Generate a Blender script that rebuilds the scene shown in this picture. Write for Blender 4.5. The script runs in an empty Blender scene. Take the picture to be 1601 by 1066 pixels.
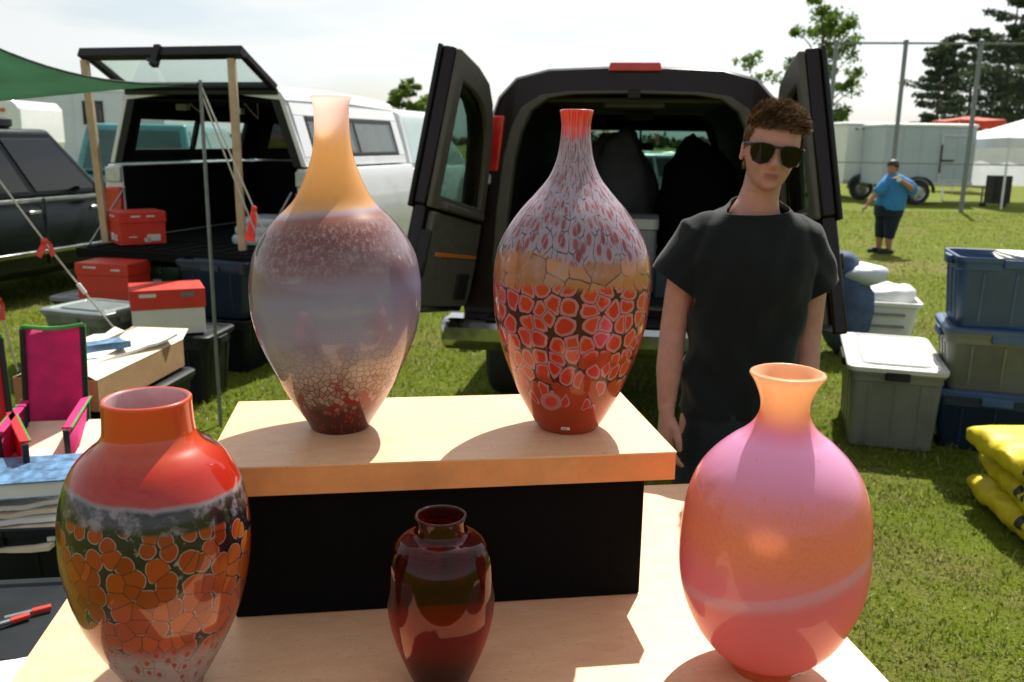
import bpy, bmesh, math, random
import numpy as np
from mathutils import Vector, Matrix, noise
R = math.radians
random.seed(7); np.random.seed(7)
S = bpy.context.scene
COL = S.collection

# ------------------------------------------------------------------ camera
F, CAM_H, ROLL = 1400.0, 1.70, 0.015          # focal length in photo pixels (1601 wide), eye height, roll
PITCH = math.atan((533-219)/F)
_fw = Vector((0, math.cos(PITCH), -math.sin(PITCH))); _rt = Vector((1, 0, 0)); _up = Vector((0, math.sin(PITCH), math.cos(PITCH)))
_r = math.cos(ROLL)*_rt + math.sin(ROLL)*_up; _u = -math.sin(ROLL)*_rt + math.cos(ROLL)*_up
cam = bpy.data.cameras.new('camera'); cam_o = bpy.data.objects.new('camera', cam); COL.objects.link(cam_o)
M = Matrix((_r, _u, -_fw)).transposed().to_4x4(); M.translation = (0, 0, CAM_H); cam_o.matrix_world = M
cam.sensor_width = 36; cam.lens = 36*F/1601; cam.clip_start = 0.05; cam.clip_end = 3000
cam.dof.use_dof = True; cam.dof.focus_distance = 1.62; cam.dof.aperture_fstop = 6.3
S.camera = cam_o
def at(px, py, Y):
    d = _fw + _r*((px-800.5)/F) + _u*((533-py)/F)
    return Vector((0, 0, CAM_H)) + d*(Y/d.y)

# ------------------------------------------------------------------ sky, sun, exposure
SUN_DIR = Vector((.222, .571, .791)).normalized()
SUN_EL = math.asin(SUN_DIR.z); SUN_AZ = math.atan2(SUN_DIR.x, SUN_DIR.y)
W = bpy.data.worlds.new('World'); S.world = W; W.use_nodes = True
nt = W.node_tree; nt.nodes.clear()
wo = nt.nodes.new('ShaderNodeOutputWorld'); bg = nt.nodes.new('ShaderNodeBackground')
sky = nt.nodes.new('ShaderNodeTexSky'); sky.sky_type = 'NISHITA'; sky.sun_disc = False
sky.sun_elevation = SUN_EL; sky.sun_rotation = SUN_AZ; sky.air_density = 1.0; sky.dust_density = 1.6; sky.ozone_density = 1.2
tc = nt.nodes.new('ShaderNodeTexCoord')
mp = nt.nodes.new('ShaderNodeMapping'); mp.inputs['Scale'].default_value = (2.2, 2.2, 9.0); mp.inputs['Location'].default_value = (.55, .2, .1)
nz = nt.nodes.new('ShaderNodeTexNoise'); nz.inputs['Scale'].default_value = 1.7; nz.inputs['Detail'].default_value = 7; nz.inputs['Roughness'].default_value = .55
rp = nt.nodes.new('ShaderNodeValToRGB'); rp.color_ramp.elements[0].position = .36; rp.color_ramp.elements[1].position = .55
rp.color_ramp.elements[0].color = (.40, .40, .40, 1); rp.color_ramp.elements[1].color = (.97, .97, .97, 1)
mx = nt.nodes.new('ShaderNodeMix'); mx.data_type = 'RGBA'
bw = nt.nodes.new('ShaderNodeRGBToBW'); mul = nt.nodes.new('ShaderNodeMath'); mul.operation = 'MULTIPLY_ADD'; mul.inputs[1].default_value = .62; mul.inputs[2].default_value = 3.7
veil = nt.nodes.new('ShaderNodeMix'); veil.data_type = 'RGBA'; veil.blend_type = 'MULTIPLY'; veil.inputs[0].default_value = 1; veil.inputs['B'].default_value = (.97, 1.0, 1.0, 1)   # thin cloud veil, brighter towards the sun like the sky behind it
nt.links.new(sky.outputs[0], bw.inputs[0]); nt.links.new(bw.outputs[0], mul.inputs[0]); nt.links.new(mul.outputs[0], veil.inputs['A']); nt.links.new(veil.outputs['Result'], mx.inputs['B'])
L = nt.links.new
L(tc.outputs['Generated'], mp.inputs['Vector']); L(mp.outputs[0], nz.inputs['Vector']); L(nz.outputs[0], rp.inputs[0])
L(rp.outputs[0], mx.inputs[0]); L(sky.outputs[0], mx.inputs['A']); L(mx.outputs['Result'], bg.inputs['Color'])
bg.inputs['Strength'].default_value = .078
L(bg.outputs[0], wo.inputs[0])
sl = bpy.data.lights.new('sun', 'SUN'); sl.energy = 5.0; sl.angle = R(.53); sl.color = (1, .95, .86)
so = bpy.data.objects.new('sun', sl); COL.objects.link(so); so.location = (3, 8, 12)
so.rotation_euler = SUN_DIR.to_track_quat('Z', 'Y').to_euler()
S.view_settings.view_transform = 'Standard'; S.view_settings.look = 'None'; S.view_settings.gamma = 1
S.view_settings.exposure = .76; S.view_settings.use_curve_mapping = False
S.cycles.use_denoising = True
S.cycles.max_bounces = 10; S.cycles.transmission_bounces = 8; S.cycles.transparent_max_bounces = 24; S.cycles.diffuse_bounces = 5
S.cycles.sample_clamp_indirect = 6

# ------------------------------------------------------------------ mesh helpers
class MB:
    def __init__(s): s.v = []; s.f = []; s.m = []
    def add(s, vs, fs, mi=0, T=None):
        b = len(s.v)
        s.v += [tuple(T @ Vector(v)) if T else tuple(v) for v in vs]
        s.f += [tuple(i+b for i in f) for f in fs]; s.m += [mi]*len(fs); return s
    def box(s, c, d, mi=0, T=None):
        x, y, z = c; a, b, h = d[0]/2, d[1]/2, d[2]/2
        vs = [(x+i*a, y+j*b, z+k*h) for k in (-1, 1) for j in (-1, 1) for i in (-1, 1)]
        return s.add(vs, [(0,2,3,1), (4,5,7,6), (0,1,5,4), (2,6,7,3), (0,4,6,2), (1,3,7,5)], mi, T)
    def hexa(s, lo, hi, mi=0, T=None):           # two quads (counter-clockwise from above)
        return s.add(list(lo)+list(hi), [(3,2,1,0), (4,5,6,7), (0,1,5,4), (1,2,6,5), (2,3,7,6), (3,0,4,7)], mi, T)
    def loft(s, rings, caps=(1, 1), mi=0, T=None, closed=True):
        n = len(rings[0]); vs = [p for r in rings for p in r]; fs = []
        for k in range(len(rings)-1):
            for i in range(n if closed else n-1):
                j = (i+1) % n
                fs.append((k*n+i, k*n+j, (k+1)*n+j, (k+1)*n+i))
        if caps[0]: fs.append(tuple(reversed(range(n))))
        if caps[1]: fs.append(tuple((len(rings)-1)*n+i for i in range(n)))
        return s.add(vs, fs, mi, T)
    def tube(s, path, rad, n=8, mi=0, caps=(1, 1), T=None, round_ends=False, flat=1.0):
        P = [Vector(p) for p in path]
        rr = list(rad) if hasattr(rad, '__len__') else [rad]*len(P)
        if round_ends:
            d0 = (P[0]-P[1]).normalized(); d1 = (P[-1]-P[-2]).normalized()
            h = [(P[0]+d0*rr[0]*k, rr[0]*q) for k, q in ((.98, .2), (.8, .6), (.45, .89))]
            t = [(P[-1]+d1*rr[-1]*k, rr[-1]*q) for k, q in ((.45, .89), (.8, .6), (.98, .2))]
            P = [a for a, b in h]+P+[a for a, b in t]; rr = [b for a, b in h]+rr+[b for a, b in t]
        rings = []; up = None
        for i, p in enumerate(P):
            t = (P[min(i+1, len(P)-1)]-P[max(i-1, 0)]).normalized()
            if up is None:
                up = Vector((0, 0, 1)) if abs(t.z) < .9 else Vector((0, 1, 0))
            a = t.cross(up)
            if a.length < 1e-4: a = t.orthogonal()
            a.normalize(); b = a.cross(t).normalized(); up = b
            rings.append([tuple(p+a*math.cos(q)*rr[i]+b*math.sin(q)*rr[i]*flat) for q in [2*math.pi*k/n for k in range(n)]])
        return s.loft(rings, caps, mi, T)
    def lathe(s, prof, n=48, caps=(0, 0), mi=0, T=None):
        rings = [[(r*math.cos(2*math.pi*k/n), r*math.sin(2*math.pi*k/n), z) for k in range(n)] for r, z in prof]
        return s.loft(rings, caps, mi, T)
    def prism(s, poly, y0, y1, mi=0, T=None):     # poly in x,z
        return s.loft([[(x, y1, z) for x, z in poly], [(x, y0, z) for x, z in poly]], (1, 1), mi, T)
    def ring_prism(s, outer, inner, y0, y1, mi=0, T=None):
        n = len(outer); vs = [(x, y, z) for y in (y0, y1) for q in (outer, inner) for x, z in q]; fs = []
        for i in range(n):
            j = (i+1) % n
            fs += [(i, j, n+j, n+i), (2*n+i, 3*n+i, 3*n+j, 2*n+j), (i, 2*n+i, 2*n+j, j), (n+i, n+j, 3*n+j, 3*n+i)]
        return s.add(vs, fs, mi, T)
    def ellipsoid(s, c, r, n=16, m=10, mi=0, T=None):
        rings = []
        for k in range(1, m):
            a = math.pi*k/m
            rings.append([(c[0]+r[0]*math.sin(a)*math.cos(2*math.pi*i/n), c[1]+r[1]*math.sin(a)*math.sin(2*math.pi*i/n), c[2]-r[2]*math.cos(a)) for i in range(n)])
        return s.loft(rings, (1, 1), mi, T)
    def build(s, name, mats, parent=None, loc=None, rotz=0, smooth=35, bevel=0, seg=2, sub=0):
        me = bpy.data.meshes.new(name); me.from_pydata(s.v, [], s.f); 
        if not isinstance(mats, (list, tuple)): mats = [mats]
        for m in mats: me.materials.append(m)
        if len(mats) > 1: me.polygons.foreach_set('material_index', s.m)
        bm = bmesh.new(); bm.from_mesh(me); bmesh.ops.recalc_face_normals(bm, faces=bm.faces); bm.to_mesh(me); bm.free()
        if smooth:
            me.polygons.foreach_set('use_smooth', [True]*len(me.polygons))
            if smooth < 180: me.set_sharp_from_angle(angle=R(smooth))
        me.update()
        o = bpy.data.objects.new(name, me); COL.objects.link(o)
        if parent: o.parent = parent
        if loc is not None: o.location = loc
        o.rotation_euler.z = rotz
        if bevel:
            b = o.modifiers.new('bevel', 'BEVEL'); b.width = bevel; b.segments = seg; b.limit_method = 'ANGLE'; b.angle_limit = R(40)
        if sub:
            q = o.modifiers.new('sub', 'SUBSURF'); q.levels = sub; q.render_levels = sub
        return o
def tag(o, label=None, cat=None, group=None, kind=None):
    if label: o['label'] = label
    if cat: o['category'] = cat
    if group: o['group'] = group
    if kind: o['kind'] = kind
    return o
def thing(name, label, cat, loc=(0, 0, 0), rotz=0, group=None):
    o = bpy.data.objects.new(name, None); COL.objects.link(o); o.location = loc; o.rotation_euler.z = rotz; o.empty_display_size = .1
    return tag(o, label, cat, group)
def copy_tree(o, parent=None):
    c = o.copy(); COL.objects.link(c)
    if parent: c.parent = parent
    for ch in list(o.children): copy_tree(ch, c)
    return c
def rrect(w, d, r, n=5):
    out = []
    for cx, cy, a0 in ((w/2-r, d/2-r, 0), (-w/2+r, d/2-r, 90), (-w/2+r, -d/2+r, 180), (w/2-r, -d/2+r, 270)):
        for k in range(n+1):
            a = R(a0+90*k/n); out.append((cx+r*math.cos(a), cy+r*math.sin(a)))
    return out
def rring(w, d, r, z, n=5, cx=0, cy=0): return [(x+cx, y+cy, z) for x, y in rrect(w, d, r, n)]
def fuse(o, voxel, smooth=3, disp=None):
    """weld overlapping shapes into one continuous skin"""
    m = o.modifiers.new('fuse', 'REMESH'); m.mode = 'VOXEL'; m.voxel_size = voxel; m.use_smooth_shade = True
    if smooth:
        q = o.modifiers.new('soft', 'SMOOTH'); q.factor = .5; q.iterations = smooth
    dg = bpy.context.evaluated_depsgraph_get()
    me = bpy.data.meshes.new_from_object(o.evaluated_get(dg)); o.modifiers.clear(); old = o.data; o.data = me
    me.name = o.name
    if disp:
        co = np.empty(len(me.vertices)*3, 'f'); me.vertices.foreach_get('co', co); co = co.reshape(-1, 3)
        no = np.empty(len(me.vertices)*3, 'f'); me.vertices.foreach_get('normal', no); no = no.reshape(-1, 3)
        for i in range(len(co)):
            co[i] += no[i]*disp(Vector(co[i].tolist()))
        me.vertices.foreach_set('co', co.ravel()); me.update()
    me.polygons.foreach_set('use_smooth', [True]*len(me.polygons))
    return o

# ------------------------------------------------------------------ material helpers
class NT:
    def __init__(s, name):
        s.m = bpy.data.materials.new(name); s.m.use_nodes = True; s.t = s.m.node_tree; s.t.nodes.clear()
        s.out = s.t.nodes.new('ShaderNodeOutputMaterial')
    def n(s, typ, props=None, **ins):
        nd = s.t.nodes.new('ShaderNode'+typ)
        for k, v in (props or {}).items(): setattr(nd, k, v)
        for k, v in ins.items(): s.set(nd, k, v)
        return nd
    def set(s, nd, k, v):
        if k.startswith('i') and k[1:].isdigit(): sk = nd.inputs[int(k[1:])]
        else: sk = nd.inputs[k.replace('_', ' ')]
        if isinstance(v, bpy.types.NodeSocket): s.t.links.new(v, sk)
        elif isinstance(v, bpy.types.Node): s.t.links.new(v.outputs[0], sk)
        else:
            if isinstance(v, (tuple, list)) and len(v) == 3 and sk.type == 'RGBA': v = (*v, 1)
            sk.default_value = v
    def math(s, op, a, b=0, c=None, clamp=False):
        nd = s.n('Math', {'operation': op, 'use_clamp': clamp}, i0=a, i1=b)
        if c is not None: s.set(nd, 'i2', c)
        return nd.outputs[0]
    def mix(s, f, a, b, mode='MIX'):
        nd = s.n('Mix', {'data_type': 'RGBA', 'blend_type': mode}); s.set(nd, 'i0', f); s.set(nd, 'i6', a); s.set(nd, 'i7', b)
        return nd.outputs[2]
    def ramp(s, fac, stops, mode='LINEAR'):
        nd = s.n('ValToRGB', None, Fac=fac); r = nd.color_ramp; r.interpolation = mode
        while len(r.elements) < len(stops): r.elements.new(.5)
        for e, (p, c) in zip(r.elements, stops):
            e.position = p; e.color = (c, c, c, 1) if not hasattr(c, '__len__') else (*c, 1)
        return nd.outputs[0]
    def noise(s, vec, scale, detail=4, rough=.55, dist=0):
        return s.n('TexNoise', None, Vector=vec, Scale=scale, Detail=detail, Roughness=rough, Distortion=dist).outputs[0]
    def step(s, x, e0, e1):
        return s.n('MapRange', {'interpolation_type': 'SMOOTHSTEP'}, i0=x, i1=e0, i2=e1, i3=0.0, i4=1.0).outputs[0]
    def bump(s, h, strength=.3, dist=.01):
        return s.n('Bump', None, Strength=strength, Distance=dist, Height=h).outputs[0]
    def surf(s, sh): s.t.links.new(sh if isinstance(sh, bpy.types.NodeSocket) else sh.outputs[0], s.out.inputs[0]); return s.m
    def obj(s): return s.n('TexCoord').outputs['Object']
    def pos(s): return s.n('NewGeometry').outputs['Position']
def mk(name, col, rough=.5, metal=0, var=.18, scale=12, bump=.15, bscale=None, coat=0, spec=.5, sheen=0, dirt=None, trans=0):
    """plain material with soft uneven tone and fine relief"""
    t = NT(name); o = t.obj()
    f = t.noise(o, scale, 5, .6)
    c = t.mix(t.ramp(f, [(.3, 0), (.7, 1)]), tuple(x*(1-var) for x in col), tuple(min(1, x*(1+var)) for x in col))
    if dirt: c = t.mix(t.ramp(t.noise(o, scale*.35, 6, .7), [(.52, 0), (.72, .7)]), c, dirt)
    p = t.n('BsdfPrincipled', None, Base_Color=c, Metallic=metal)
    t.set(p, 'Roughness', t.n('MapRange', None, i0=f, i1=.3, i2=.7, i3=max(0.02, rough*.85), i4=min(1, rough*1.15)).outputs[0])
    p.inputs['Specular IOR Level'].default_value = spec
    if coat: p.inputs['Coat Weight'].default_value = coat; p.inputs['Coat Roughness'].default_value = .04
    if sheen: p.inputs['Sheen Weight'].default_value = sheen; p.inputs['Sheen Roughness'].default_value = .5
    if bump: t.set(p, 'Normal', t.bump(t.noise(o, bscale or scale*6, 3, .6), bump, .004))
    if trans:
        tr = t.n('BsdfTranslucent', None, Color=c); return t.surf(t.n('MixShader', None, i0=trans, i1=p, i2=tr))
    return t.surf(p)
def window_glass(name, tint, base=.06):
    t = NT(name)
    lw = t.math('POWER', t.n('LayerWeight', None, Blend=.5).outputs['Facing'], 4.0)
    tr = t.n('BsdfTransparent', None, Color=tint)
    gl = t.n('BsdfGlossy', None, Color=(1, 1, 1), Roughness=t.math('MULTIPLY', t.noise(t.obj(), 8), .03))
    return t.surf(t.n('MixShader', None, i0=t.math('MULTIPLY_ADD', lw, .9, base, True), i1=tr, i2=gl))

MAT = dict(
    black_plastic=mk('black plastic', (.011, .011, .012), .5, bump=.1, spec=.3),
    rubber=mk('tyre rubber', (.02, .02, .02), .8, bump=.3),
    steel=mk('dull steel', (.32, .33, .34), .35, .9, scale=30),
    chrome=mk('worn chrome', (.55, .56, .57), .16, 1, bump=.03),
    alloy=mk('wheel alloy', (.4, .4, .41), .3, .9),
    van_paint=mk('dark maroon paint', (.010, .0035, .005), .3, spec=.22, coat=.12, scale=3, bump=.02, var=.25),
    van_trim=mk('grey beige trim', (.075, .066, .053), .6, scale=20, bump=.25),
    van_dark=mk('dark interior trim', (.014, .013, .013), .8, scale=15, spec=.2),
    red_lens=mk('red lamp lens', (.55, .02, .012), .14, coat=.6, bump=.25, bscale=160),
    amber=mk('orange strip', (.55, .14, .02), .3),
    white_paint=mk('white vehicle paint', (.74, .76, .77), .25, coat=.6, scale=3, bump=.02, var=.05),
    white_trailer=mk('white trailer skin', (.72, .74, .74), .4, scale=2, bump=.05, var=.06),
    cool_trailer=mk('pale blue grey skin', (.50, .55, .60), .45, scale=2, bump=.05, var=.06),
    grey_trailer=mk('pale grey trailer skin', (.40, .465, .53), .45, scale=2, bump=.05, var=.06),
    suv_paint=mk('dark green grey paint', (.006, .010, .011), .25, spec=.2, coat=.06, scale=3, bump=.02),
    teal_paint=mk('teal paint', (.05, .24, .25), .28, coat=.7, scale=3, bump=.02),
    silver_paint=mk('silver paint', (.42, .45, .47), .3, .5, coat=.6, scale=3, bump=.02),
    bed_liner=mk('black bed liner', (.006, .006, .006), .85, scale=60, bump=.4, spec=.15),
    frame_black=mk('black window frame', (.010, .010, .011), .45, spec=.3),
    alu=mk('pale aluminium', (.55, .56, .56), .4, .5),
    wood_post=mk('raw pine post', (.52, .38, .25), .7, scale=9, bump=.3),
    wood_dark=mk('brown board', (.20, .10, .05), .7, scale=9, bump=.3),
    red_card=mk('red printed card', (.62, .035, .018), .5, scale=9, bump=.1, var=.1),
    white_card=mk('white card', (.68, .66, .61), .6, scale=9, bump=.1, var=.07),
    card=mk('brown corrugated card', (.38, .225, .11), .75, scale=14, bump=.2, var=.1),
    card_pale=mk('pale card', (.70, .60, .44), .75, scale=14, bump=.2, var=.08),
    paper=mk('paper', (.74, .73, .70), .7, scale=20, bump=.1, var=.06),
    ink=mk('pale print', (.66, .62, .60), .6, scale=60, var=.2),
    dark_ink=mk('dark print', (.03, .03, .03), .6, scale=60, var=.3),
    blue_cover=mk('blue printed cover', (.10, .20, .34), .35, scale=25, var=.6, bump=.05),
    grey_tote=mk('olive grey plastic', (.135, .15, .125), .42, scale=6, bump=.15),
    grey_lid=mk('pale grey plastic lid', (.50, .51, .48), .42, scale=6, bump=.15, var=.06),
    slate_lid=mk('slate grey plastic', (.21, .22, .235), .4, scale=6, bump=.12),
    navy_tote=mk('navy plastic', (.014, .028, .06), .4, scale=6, bump=.12),
    blue_tote=mk('steel blue plastic', (.040, .085, .19), .4, scale=6, bump=.12),
    black_tote=mk('black tote plastic', (.008, .011, .014), .5, spec=.25, scale=6, bump=.12),
    green_tote=mk('dark green plastic', (.012, .05, .03), .45, scale=6, bump=.12),
    white_plastic=mk('white plastic', (.74, .75, .74), .4, scale=8, bump=.1, var=.05),
    blue_cloth=mk('denim blue cloth', (.05, .08, .16), .9, scale=12, bump=.6, var=.35),
    yellow_bag=mk('yellow plastic sack', (.56, .46, .018), .55, scale=10, bump=.9, bscale=22, var=.2, spec=.3),
    orange_bag=mk('orange sack end', (.70, .33, .03), .45, scale=10, bump=.5, bscale=25, var=.12),
    pink_cloth=mk('magenta chair cloth', (.62, .03, .20), .75, scale=15, bump=.25, trans=.35),
    red_cloth=mk('red chair cloth', (.55, .02, .03), .75, scale=15, bump=.25, trans=.3),
    lime=mk('lime piping', (.05, .30, .05), .55),
    ribbon=mk('red ribbon', (.80, .10, .08), .5, scale=30, trans=.4),
    rope=mk('pale rope', (.56, .54, .48), .8, scale=90, bump=.5),
    tarp=mk('green tarp', (.19, .37, .29), .55, scale=5, bump=.2, trans=.45, var=.12),
    black_cloth=mk('black cloth cover', (.0035, .0035, .004), .95, scale=30, bump=.2, spec=.1),
    clear=window_glass('clear glass', (.86, .93, .90)),
    tint=window_glass('green tinted glass', (.42, .55, .50)),
    dark_glass=window_glass('dark tinted glass', (.10, .13, .13)),
    bark=mk('bark', (.10, .075, .055), .9, scale=14, bump=.8, var=.4),
    seat_cloth=mk('seat cloth', (.03, .03, .033), .9, scale=20),
    bag_cloth=mk('grey bag cloth', (.085, .085, .095), .85, scale=8, bump=.5, var=.3),
    canvas_white=mk('white canopy cloth', (.74, .76, .82), .7, scale=4, bump=.1, var=.05, trans=.3),
    canopy_red=mk('red canopy cloth', (.62, .07, .03), .7, scale=4, bump=.1, trans=.3),
    galv=mk('galvanised steel', (.20, .22, .23), .5, .6, scale=20),
)
# ------------------------------------------------------------------ ground and grass
def ground_material():
    t = NT('grass turf'); p = t.pos()
    big = t.noise(p, .35, 5, .6); mid = t.noise(p, 3.5, 5, .65); fine = t.noise(p, 60, 4, .7)
    c = t.mix(t.ramp(mid, [(.3, 0), (.7, 1)]), (.095, .14, .008), (.17, .22, .016))
    c = t.mix(t.ramp(big, [(.45, 0), (.7, .55)]), c, (.19, .18, .03))
    c = t.mix(t.ramp(fine, [(.35, 0), (.75, .75)]), c, (.16, .19, .025))
    c = t.mix(t.math('MULTIPLY', t.ramp(t.noise(p, .9, 5, .65), [(.50, 0), (.66, .8)]), t.ramp(t.noise(p, 9, 3, .6), [(.35, .3), (.6, 1)])), c, (.22, .185, .07))
    # worn strip crossing the field
    y = t.n('SeparateXYZ', None, Vector=p).outputs[1]
    band = t.math('SUBTRACT', 1, t.step(t.math('ABSOLUTE', t.math('SUBTRACT', y, t.math('MULTIPLY_ADD', mid, 1.2, 12.3))), .2, 1.0))
    c = t.mix(t.math('MULTIPLY', band, t.math('MULTIPLY', t.ramp(t.noise(p, 2.2, 5, .7), [(.35, 0), (.65, 1)]), .8)), c, (.26, .20, .10))
    b = t.n('BsdfPrincipled', None, Base_Color=c, Roughness=.9)
    b.inputs['Specular IOR Level'].default_value = .1
    t.set(b, 'Normal', t.bump(t.math('ADD', t.math('MULTIPLY', mid, .4), fine), .9, .05))
    tr = t.n('BsdfTranslucent', None, Color=c)
    return t.surf(b)
g = MB(); xs = [-900, -200, -60, -20, -8, 0, 8, 20, 60, 200, 900]; ys = [-300, -40, -8, 0, 4, 8, 14, 24, 60, 200, 1600]
g.add([(x, y, 0) for y in ys for x in xs], [(j*11+i, j*11+i+1, j*11+12+i, j*11+11+i) for j in range(10) for i in range(10)])
tag(g.build('ground', ground_material(), smooth=0), kind='structure')

def blade_material():
    t = NT('grass blades')
    r = t.n('Attribute', {'attribute_name': 'shade'}).outputs['Fac']
    pn = t.noise(t.pos(), 1.3, 4, .6)
    c = t.ramp(r, [(0, (.055, .10, .006)), (.35, (.135, .20, .010)), (.70, (.22, .28, .016)), (.82, (.30, .32, .04)), (.90, (.36, .32, .12)), (1, (.52, .48, .28))])
    c = t.mix(t.ramp(pn, [(.4, 0), (.7, .5)]), c, (.15, .165, .012))
    worn = t.math('MULTIPLY', t.ramp(t.noise(t.pos(), .9, 5, .65), [(.50, 0), (.66, .75)]), t.ramp(t.noise(t.pos(), 9, 3, .6), [(.35, .3), (.6, 1)]))
    c = t.mix(worn, c, (.25, .225, .085))
    d = t.n('BsdfPrincipled', None, Base_Color=c, Roughness=.5); d.inputs['Specular IOR Level'].default_value = .35
    return t.surf(t.n('MixShader', None, i0=.52, i1=d, i2=t.n('BsdfTranslucent', None, Color=c)))
def grass():
    P = []; 
    for y0, y1, den, sc in ((1.6, 4.2, 6500, 1.0), (4.2, 7, 3400, 1.25), (7, 12, 1500, 1.6), (12, 24, 330, 2.6)):
        xr = .62*y1+1.2; n = int(den*2*xr*(y1-y0))
        x = np.random.uniform(-xr, xr, n); y = np.random.uniform(y0, y1, n)
        k = np.abs(x) < .62*y+1.0
        x, y = x[k], y[k]
        cl = np.array([noise.noise((a*2.2, b*2.2, 3)) for a, b in zip(x, y)])
        keep = np.random.rand(len(x)) < .72+.5*cl
        P.append(np.stack([x[keep], y[keep], np.full(keep.sum(), sc), cl[keep]], 1))
    P = np.concatenate(P); n = len(P)
    a = np.random.uniform(0, 2*np.pi, n); L_ = np.random.gamma(4, .0058, n)*(1+.5*P[:, 3])*np.clip(P[:, 2], 1, 1.5); L_ = np.clip(L_, .008, .065)
    w = np.random.uniform(.0016, .0032, n)*P[:, 2]; lean = np.random.uniform(.2, 1.6, n); flat = np.random.rand(n) < .16; lean[flat] = np.random.uniform(2, 5, flat.sum()); la = np.random.uniform(0, 2*np.pi, n)
    broad = np.random.rand(n) < .16; w[broad] *= 2.6; L_[broad] *= .6
    dx, dy = np.cos(a)*w, np.sin(a)*w; lx, ly = np.cos(la)*lean*L_, np.sin(la)*lean*L_
    h = L_/np.sqrt(1+lean**2*.8)+.006*flat; lx = lx/np.sqrt(1+lean**2*.35); ly = ly/np.sqrt(1+lean**2*.35)
    z0 = np.full(n, -.004)
    v = np.stack([np.stack([P[:, 0]-dx, P[:, 1]-dy, z0], 1), np.stack([P[:, 0]+dx, P[:, 1]+dy, z0], 1),
                  np.stack([P[:, 0]+.35*lx+dx*.8, P[:, 1]+.35*ly+dy*.8, h*.62], 1), np.stack([P[:, 0]+.35*lx-dx*.8, P[:, 1]+.35*ly-dy*.8, h*.62], 1),
                  np.stack([P[:, 0]+lx, P[:, 1]+ly, h], 1)], 1).reshape(-1, 3)
    me = bpy.data.meshes.new('grass'); me.vertices.add(n*5); me.vertices.foreach_set('co', v.astype('f').ravel())
    base = (np.arange(n)*5)[:, None]
    loops = np.concatenate([base+np.array([[0, 1, 2, 3]]), base+np.array([[3, 2, 4]])], 1).ravel()
    me.loops.add(n*7); me.loops.foreach_set('vertex_index', loops.astype('i'))
    me.polygons.add(n*2)
    st = (np.arange(n)*7)[:, None]+np.array([[0, 4]]); me.polygons.foreach_set('loop_start', st.ravel().astype('i'))
    at_ = me.attributes.new('shade', 'FLOAT', 'POINT')
    sh = np.clip(np.random.beta(2.2, 3.0, n)*.95+.06*np.random.randn(n), 0, 1); dry = (np.random.rand(n) < .07) | (flat & (np.random.rand(n) < .45)); sh[dry] = np.random.uniform(.82, 1, dry.sum())
    at_.data.foreach_set('value', np.repeat(sh, 5).astype('f'))
    me.materials.append(blade_material()); me.update(); me.validate()
    o = bpy.data.objects.new('grass', me); COL.objects.link(o); tag(o, 'short mown grass with dry bits', 'grass', kind='stuff')
grass()

# ------------------------------------------------------------------ foliage
def leaf_material(name, c0, c1, tr=.4):
    t = NT(name); r = t.n('Attribute', {'attribute_name': 'shade'}).outputs['Fac']
    c = t.ramp(r, [(0, c0), (1, c1)])
    d = t.n('BsdfPrincipled', None, Base_Color=c, Roughness=.6); d.inputs['Specular IOR Level'].default_value = .25
    return t.surf(t.n('MixShader', None, i0=tr, i1=d, i2=t.n('BsdfTranslucent', None, Color=c)))
LEAF = leaf_material('broad leaves', (.07, .13, .016), (.17, .25, .04), .5)
NEEDLE = leaf_material('pine needles', (.025, .05, .028), (.095, .13, .065), .3)
FAR_LEAF = leaf_material('far leaves', (.035, .065, .03), (.08, .11, .05), .25)
def leaves(clumps, per, size, mat, name, parent=None, stretch=1.0):
    """clumps: (centre, (rx,ry,rz)); small leaf faces spread through each clump"""
    V = []; SH = []
    for c, r in clumps:
        k = max(4, int(per*np.random.uniform(.7, 1.3)))
        d = np.random.randn(k, 3); d /= np.linalg.norm(d, axis=1)[:, None]; rad = np.random.rand(k, 1)**.45
        p = np.array(c)+d*rad*np.array(r)
        u = np.random.randn(k, 3); u /= np.linalg.norm(u, axis=1)[:, None]
        w = np.cross(u, np.random.randn(k, 3)); w /= np.linalg.norm(w, axis=1)[:, None]
        s = size*np.random.uniform(.6, 1.4, (k, 1)); 
        V.append(np.stack([p-u*s*stretch, p-w*s*.45, p+u*s*stretch, p+w*s*.45], 1)); SH.append(np.clip(np.random.rand(k)*.7+np.random.uniform(-.1, .35), 0, 1))
    V = np.concatenate(V); SH = np.concatenate(SH); n = len(V)
    me = bpy.data.meshes.new(name); me.vertices.add(n*4); me.vertices.foreach_set('co', V.astype('f').ravel())
    me.loops.add(n*4); me.loops.foreach_set('vertex_index', np.arange(n*4).astype('i')); me.polygons.add(n)
    me.polygons.foreach_set('loop_start', (np.arange(n)*4).astype('i'))
    a = me.attributes.new('shade', 'FLOAT', 'POINT'); a.data.foreach_set('value', np.repeat(SH, 4).astype('f'))
    me.materials.append(mat); me.update(); me.validate()
    o = bpy.data.objects.new(name, me); COL.objects.link(o)
    if parent: o.parent = parent
    return o
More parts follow.
